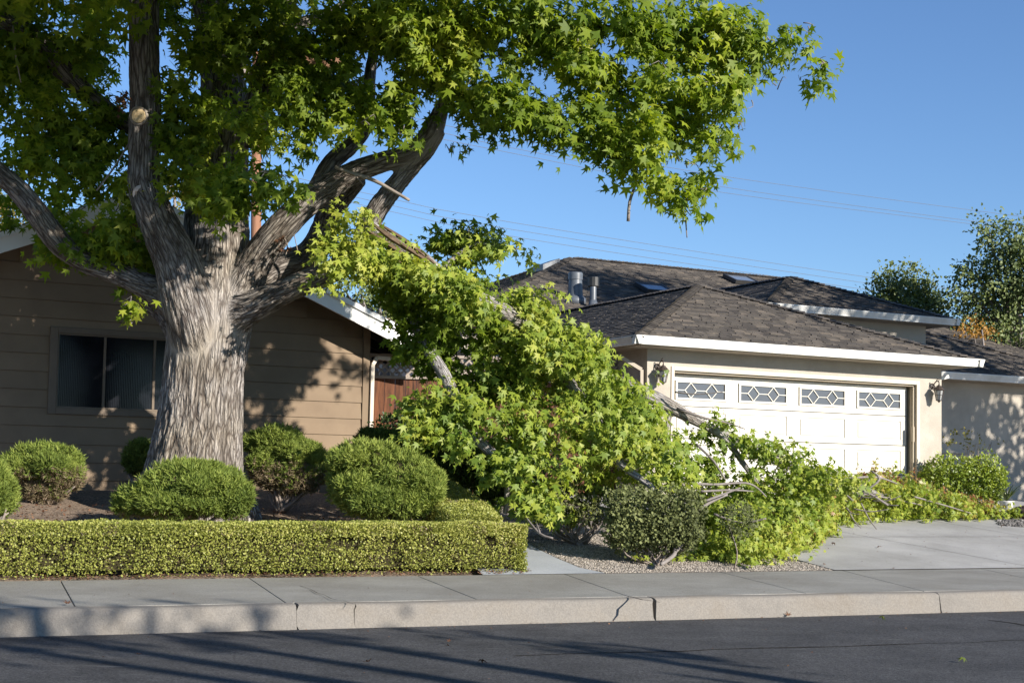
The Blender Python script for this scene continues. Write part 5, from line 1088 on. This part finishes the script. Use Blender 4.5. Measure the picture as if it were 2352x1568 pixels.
# ------------------------------------------------------------------ background trees
def bgtree(name, label, blobs, Y, base_px, mat, lsize, lai, trunkr=.15, shape=OVAL, rz=None, droop=.3):
    P0 = np.array(at(*base_px, Y)); P0[2] = gh(P0[0], P0[1]); t = thing(name, label, 'tree', tuple(P0), 'trees beyond the houses')
    E = [px_ell(x, y, rx, ry, Y+random.uniform(-.6, .6)) for x, y, rx, ry in blobs]
    foliage('crown', shape, E, lai, lsize, mat, t, per=8, spread=lsize*2.2, droop=droop, shell=.4)
    m = MB(); top = at(blobs[0][0], blobs[0][1], Y); mid = (P0+top)/2+np.array([.2, 0, 0]); Pq, Rq = crom([P0, mid, top], [trunkr, trunkr*.8, trunkr*.25], .5); tube(m, Pq, Rq, 10)
    for x, y, rx, ry in blobs[1:]:
        c = np.array(at(x, y, Y)); k = random.uniform(.45, .75); s = P0+(np.array(top)-P0)*k
        Pq, Rq = crom([s, (s+c)/2+np.array([0, 0, .15]), c], [trunkr*.45, trunkr*.25, trunkr*.08], .4); tube(m, Pq, Rq, 7)
    m.build('trunk', M['twig'], t, smooth=True); return t
bgtree('leafy_tree', 'tall loose leaved dark green tree at the right edge beyond the roof', [(2330, 640, 60, 60), (2270, 525, 26, 26), (2300, 560, 40, 40), (2345, 560, 30, 50), (2240, 620, 40, 30), (2225, 670, 46, 36), (2290, 690, 60, 45), (2350, 710, 60, 60), (2230, 725, 40, 30), (2340, 760, 60, 40), (2290, 745, 50, 30), (2400, 620, 70, 90), (2320, 600, 30, 30)], 40, (2340, 1000), M['bgleaf'], .10, 10, .2)
bgtree('leafy_tree', 'compact grey green tree showing above the roof between the houses and the tall tree', [(2080, 690, 50, 50), (2045, 650, 20, 32), (2090, 645, 18, 30), (2130, 680, 20, 36), (2010, 670, 18, 20), (2060, 700, 50, 30), (2120, 710, 45, 30), (2155, 720, 26, 26), (2030, 690, 30, 22)], 42, (2080, 1000), M['bgleaf2'], .095, 16, .12, droop=-.4)
bgtree('autumn_tree', 'orange leaved tree top peeking over the far right roof', [(2255, 755, 24, 12), (2215, 748, 12, 8), (2235, 760, 20, 10)], 38, (2250, 1000), M['bgorange'], .07, 8, .08)
bgtree('leafy_tree', 'feathery green tree behind the brown house gable, below the broken limb', [(870, 690, 50, 50), (820, 650, 30, 22), (900, 640, 30, 26), (850, 720, 40, 40), (920, 710, 40, 60), (790, 665, 20, 16)], 33, (870, 1000), M['bgleaf2'], .075, 7, .12)
bgtree('autumn_tree', 'yellow green tree over the left roof edge of the brown house', [(15, 490, 40, 36), (-20, 470, 40, 50), (40, 520, 40, 22), (70, 530, 40, 14), (10, 450, 22, 14)], 36, (10, 1000), M['bgyellow'], .08, 8, .12)
bgtree('autumn_tree', 'yellow green tree top behind the gable peak, seen past the trunk', [(400, 440, 30, 16), (385, 455, 30, 16)], 36, (395, 1000), M['bgyellow'], .08, 8, .1)
# ------------------------------------------------------------------ pole and wires
pl = thing('utility_pole', 'weathered orange brown wooden utility pole behind the tree', 'utility pole', tuple(np.array(at(585, 1050, 40))*[1, 1, 0]))
pa, pb = at(586, 1000, 40), at(590, 120, 40); m = MB(); tube(m, [np.array(pa)*[1, 1, 0], pa, pb], [.17, .165, .13], 16); m.build('post', M['pole'], pl, smooth=True)
for y in (165,):
    m = MB(); c = np.array(at(589, y, 39.8)); m.box8([c+np.array([a, b, z]) for z in (-.06, .06) for a, b in ((-1.1, -.06), (1.1, -.06), (1.1, .06), (-1.1, .06))]); m.build('crossarm', M['greywood'], pl)
wires = [[(589, 187), (1045, 293), (1176, 318), (1641, 402), (2296, 491), (2700, 540)], [(610, 218), (1020, 306), (1176, 340), (1638, 426), (2251, 510), (2700, 562)], [(570, 231), (1017, 320), (1176, 352), (1638, 439), (2236, 515), (2700, 572)],
         [(589, 388), (909, 459), (1176, 511), (2011, 639), (2700, 730)], [(610, 405), (909, 474), (1176, 527), (1996, 651), (2700, 746)], [(570, 412), (895, 485), (1206, 548), (1996, 666), (2700, 762)]]
nm = ['highest wire of the upper trio', 'middle wire of the upper trio', 'lowest wire of the upper trio', 'highest wire of the lower trio just above the roofs', 'middle wire of the lower trio above the roofs', 'lowest wire of the lower trio brushing the roof ridge']
for i, w in enumerate(wires):
    pts = [at(x, y, 39.6+14*(x-589)/2100) for x, y in w]; P, R_ = crom(pts, [.0065]*len(pts), 1.5); m = MB(); tube(m, P, R_, 6)
    tag(m.build('power_line', M['wire'], None, smooth=True), 'thin grey overhead line, '+nm[i], 'power line', 'overhead power lines')
# ------------------------------------------------------------------ litter
litter = [(1031, 1478, 'road', 0, 'small dry leaf lying alone on the road below the kerb middle'), (841, 1524, 'road', 0, 'curled dry leaf on the road near the bottom, left of centre'), (1103, 1525, 'road', 0, 'curled dry leaf on the road near the bottom, at the centre'), (2215, 1521, 'road', 0, 'yellowish leaf on the road near the bottom right'),
          (2025, 1427, 'road', 0, 'greenish leaf on the road below the right kerb'), (1870, 1411, 'road', 0, 'rust brown leaf against the kerb foot at right'), (1812, 1417, 'road', 0, 'pale brown leaf against the kerb foot, left of the rust one'), (1750, 1411, 'road', 0, 'small red leaf standing at the kerb foot'), (1418, 1421, 'road', 0, 'small yellow leaf at the kerb foot near the wide crack'),
          (69, 1456, 'road', 0, 'yellow green leaf at the kerb foot at far left'), (158, 1390, 'walk', .21, 'brown leaf on the sidewalk edge at left'), (315, 1507, 'road', 0, 'pale scrap of leaf on the shadowed road at left'), (1912, 1254, 'drive', 0, 'dry brown leaf on the driveway nearest the leaf heap'), (2021, 1259, 'drive', 0, 'round rust brown leaf in the middle of the driveway slab'), (2304, 1212, 'drive', 0, 'dark red leaf on the driveway at right'), (2053, 1308, 'drive', 0, 'tiny brown leaf on the joint between driveway and sidewalk'), (1892, 1299, 'drive', 0, 'tiny rust leaf at the gravel corner of the driveway'), (610, 1322, 'walk', .25, 'brown leaf at the foot of the hedge, left of centre'), (895, 1320, 'walk', .25, 'orange brown leaf at the foot of the hedge, right part'), (1325, 1250-28+ 0, 'drive', 0, 'red brown leaf in the gravel shade under the fallen limb')]
for x, y, wh, z, lab in litter:
    P = np.array(ong(x, y) if wh == 'drive' else onz(x, y, z)); P[2] += .022
    sz = .05 if 'tiny' not in lab and 'small' not in lab and 'scrap' not in lab else .03
    LV, LF = STAR; a = random.uniform(0, 6.28); V = LV*np.array([1, 1, 2.6 if random.random() < .6 else -1.8])*sz; V[:, 2] += .004*np.sin(V[:, 0]*90)
    R2 = np.array(Euler((random.uniform(-.35, .35), random.uniform(-.35, .35), a)).to_matrix()); V = V@R2.T; V = V+P; V[:, 2] += max(0, (P[2]-.016)-V[:, 2].min())
    mt = M['leaf_dry'] if ('yellow' in lab or 'green' in lab) else M['leaf_brown']
    o = npmesh('fallen_leaf', V-P, LF, mt, None, True, {'rnd': ('FACE', 'FLOAT', np.full(len(LF), .25 if mt is M['leaf_dry'] else random.random()))}); o.location = P
    tag(o, lab, 'leaf', 'stray leaves on the pavement')
# crumbs of leaf litter along the hedge foot
n = 1500; u = rng.uniform(-3, uE+.1, n); q = rng.uniform(.01, .16, n)+rng.random(n)**3*.2; P = np.array([BFr(a, b, 0) for a, b in zip(u, q)]); P[:, 2] = gh(P[:, 0], P[:, 1])+.01
o = scatter('leaf_litter', TINY, P, nrm(rng.normal(size=(n, 3))*[1, 1, .2]), nrm(rng.normal(size=(n, 3))*.4+[0, 0, 1]), rng.uniform(.012, .03, n), rng.random(n), M['leaf_brown'], None); tag(o, 'dry brown leaf crumbs along the foot of the hedge', 'leaf litter', kind='stuff')
n = 900; Pp = []
while len(Pp) < n:
    P = ong(rng.uniform(20, 1000), rng.uniform(1160, 1200)); Pp.append(P+np.array([0, 0, .012]))
P = np.array(Pp); o = scatter('leaf_litter', TINY, P, nrm(rng.normal(size=(n, 3))*[1, 1, .2]), nrm(rng.normal(size=(n, 3))*.4+[0, 0, 1]), rng.uniform(.015, .045, n), rng.random(n), M['leaf_brown'], None); tag(o, 'dry leaves and bark bits on the soil under the tree', 'leaf litter', kind='stuff')
n = 420; Pp = []
while len(Pp) < n:
    k_ = rng.random()
    if k_ < .45: P = KF(rng.uniform(-1, 11), -abs(rng.normal())*.18-.01, .006)
    elif k_ < .65: P = KF(rng.uniform(-1, 11), rng.uniform(-3.5, -.2), .006)
    elif k_ < .8:
        t_ = rng.random(); u_ = rng.uniform(0, 14); P = BFr(u_, 0, 0)*t_+KF(u_, .25, 0)*(1-t_); P[2] = .206+.05*t_+.008
    else: P = ong(rng.uniform(1850, 2350), rng.uniform(1200, 1300)); P = P+np.array([0, 0, .014])
    Pp.append(P)
P = np.array(Pp); o = scatter('leaf_litter', TINY, P, nrm(rng.normal(size=(n, 3))*[1, 1, .15]), nrm(rng.normal(size=(n, 3))*.3+[0, 0, 1]), rng.uniform(.006, .022, n), rng.random(n), M['leaf_brown'], None); tag(o, 'tiny brown leaf scraps along the gutter, sidewalk and driveway', 'leaf litter', kind='stuff')
# ------------------------------------------------------------------ trees outside the frame whose shadows fall into it
def pah(p, a, h): p += .6; return (p*math.cos(SUN_AZ)+a*math.sin(SUN_AZ), p*math.sin(SUN_AZ)-a*math.cos(SUN_AZ), h*.73)
stt = thing('street_tree', 'tree on the near side of the street whose long shadows streak the road', 'tree', pah(5.6, 4.9, 0))
m = MB()
for l, r in (([(5.6, 4.9, 0), (5.65, 4.9, 3), (5.55, 4.8, 6), (5.5, 4.8, 8.6)], [.24, .19, .13, .05]), ([(5.6, 4.9, 3), (6.0, 5.0, 4.6), (6.15, 5, 6.2), (6.3, 5, 8.3)], [.13, .12, .10, .04]),
             ([(5.6, 4.9, 2.4), (6.4, 4.7, 4.2), (6.8, 4.5, 5.6), (7.1, 4.4, 7.6)], [.14, .13, .11, .04]), ([(5.6, 4.9, 4), (5.25, 5, 5.4), (5.1, 5, 6.6), (4.9, 5, 8.6)], [.12, .10, .09, .04]),
             ([(5.6, 4.9, 1.8), (6.9, 5.1, 3.4), (7.6, 5.1, 4.8), (8.2, 5, 6.6)], [.15, .14, .12, .05]), ([(6.9, 5.1, 3.4), (7.3, 5.6, 4.6), (7.5, 5.9, 6.2)], [.10, .08, .03])):
    P, R_ = crom([pah(*q) for q in l], r, .2); tube(m, P, R_, 10)
m.build('trunk', M['twig'], stt, smooth=True)
foliage('crown', OVAL, [(np.array(pah(*c)), np.array([r*.6, r*.6, r])) for c, r in (((5.5, 4.8, 8.4), .6), ((6.3, 5, 8.0), .5), ((7.1, 4.4, 7.3), .5), ((4.9, 5, 8.4), .6), ((8.2, 5, 6.6), .6))], 3., .12, M['bgleaf'], stt, per=6, spread=.15)
P0 = np.array([17.0, 22.5, 0]); P0[2] = gh(P0[0], P0[1])
st2 = thing('yard_tree', 'tall tree in the next yard to the right whose shade dapples the stucco house', 'tree', tuple(P0))
m = MB()
cr = [((16, 23.5, 6.4), 1.7), ((18.2, 24, 6.6), 1.8), ((14.6, 23.2, 8.6), 1.6), ((17, 21.5, 8), 1.8), ((14.4, 24.6, 10.4), 1.5), ((16.4, 23.6, 10.8), 1.8), ((18.5, 22.5, 10), 1.8), ((15.6, 25.5, 12.8), 1.7), ((17.8, 24, 13.2), 1.8), ((13.6, 21, 10.2), 1.2), ((15.2, 25.4, 15), 1.7), ((17, 24.6, 15.6), 1.6), ((14.2, 26, 16.4), 1.3), ((13.2, 25.8, 13.4), 1.2), ((14, 27, 15.4), 1.3), ((16, 27, 16.1), 1.4), ((18, 27.5, 15.4), 1.4), ((12.8, 27.2, 14.3), 1.), ((17.5, 25.5, 14.3), 1.4), ((15, 28, 14.2), 1.2), ((19, 26.5, 13.5), 1.4), ((19.5, 25, 8.4), 1.6), ((15.5, 21, 12.2), 1.4)]
P, R_ = crom([P0, P0+np.array([0, .2, 4]), (16.6, 23, 6.6), (16.6, 23.8, 10.4)], [.35, .28, .2, .06], .4); tube(m, P, R_, 10)
for c, r in cr: c = (c[0], c[1], 2.2+(c[2]-2.2)*.76); P, R_ = crom([(16.7, 22.8, c[2]*.6), ((16.7+c[0])/2, (22.8+c[1])/2, c[2]*.82), c], [.12, .08, .03], .4); tube(m, P, R_, 6)
m.build('trunk', M['twig'], st2, smooth=True)
cr = [((c[0], c[1], 2.2+(c[2]-2.2)*.76), r) for c, r in cr]
foliage('crown', OVAL, [(np.array(c), np.array([r, r, r*.7])) for c, r in cr], 4.4, .16, M['bgleaf'], st2, per=8, spread=.3)
print('dep', [round(float(ong(x, y)[1]), 1) for x, y in ((1700, 1290), (1700, 1200), (1850, 1222), (1900, 1150), (2000, 1190), (2100, 1190), (2340, 1195))])
print('objects', len(bpy.data.objects), 'faces', sum(len(m.polygons) for m in bpy.data.meshes), 'YG', YG)
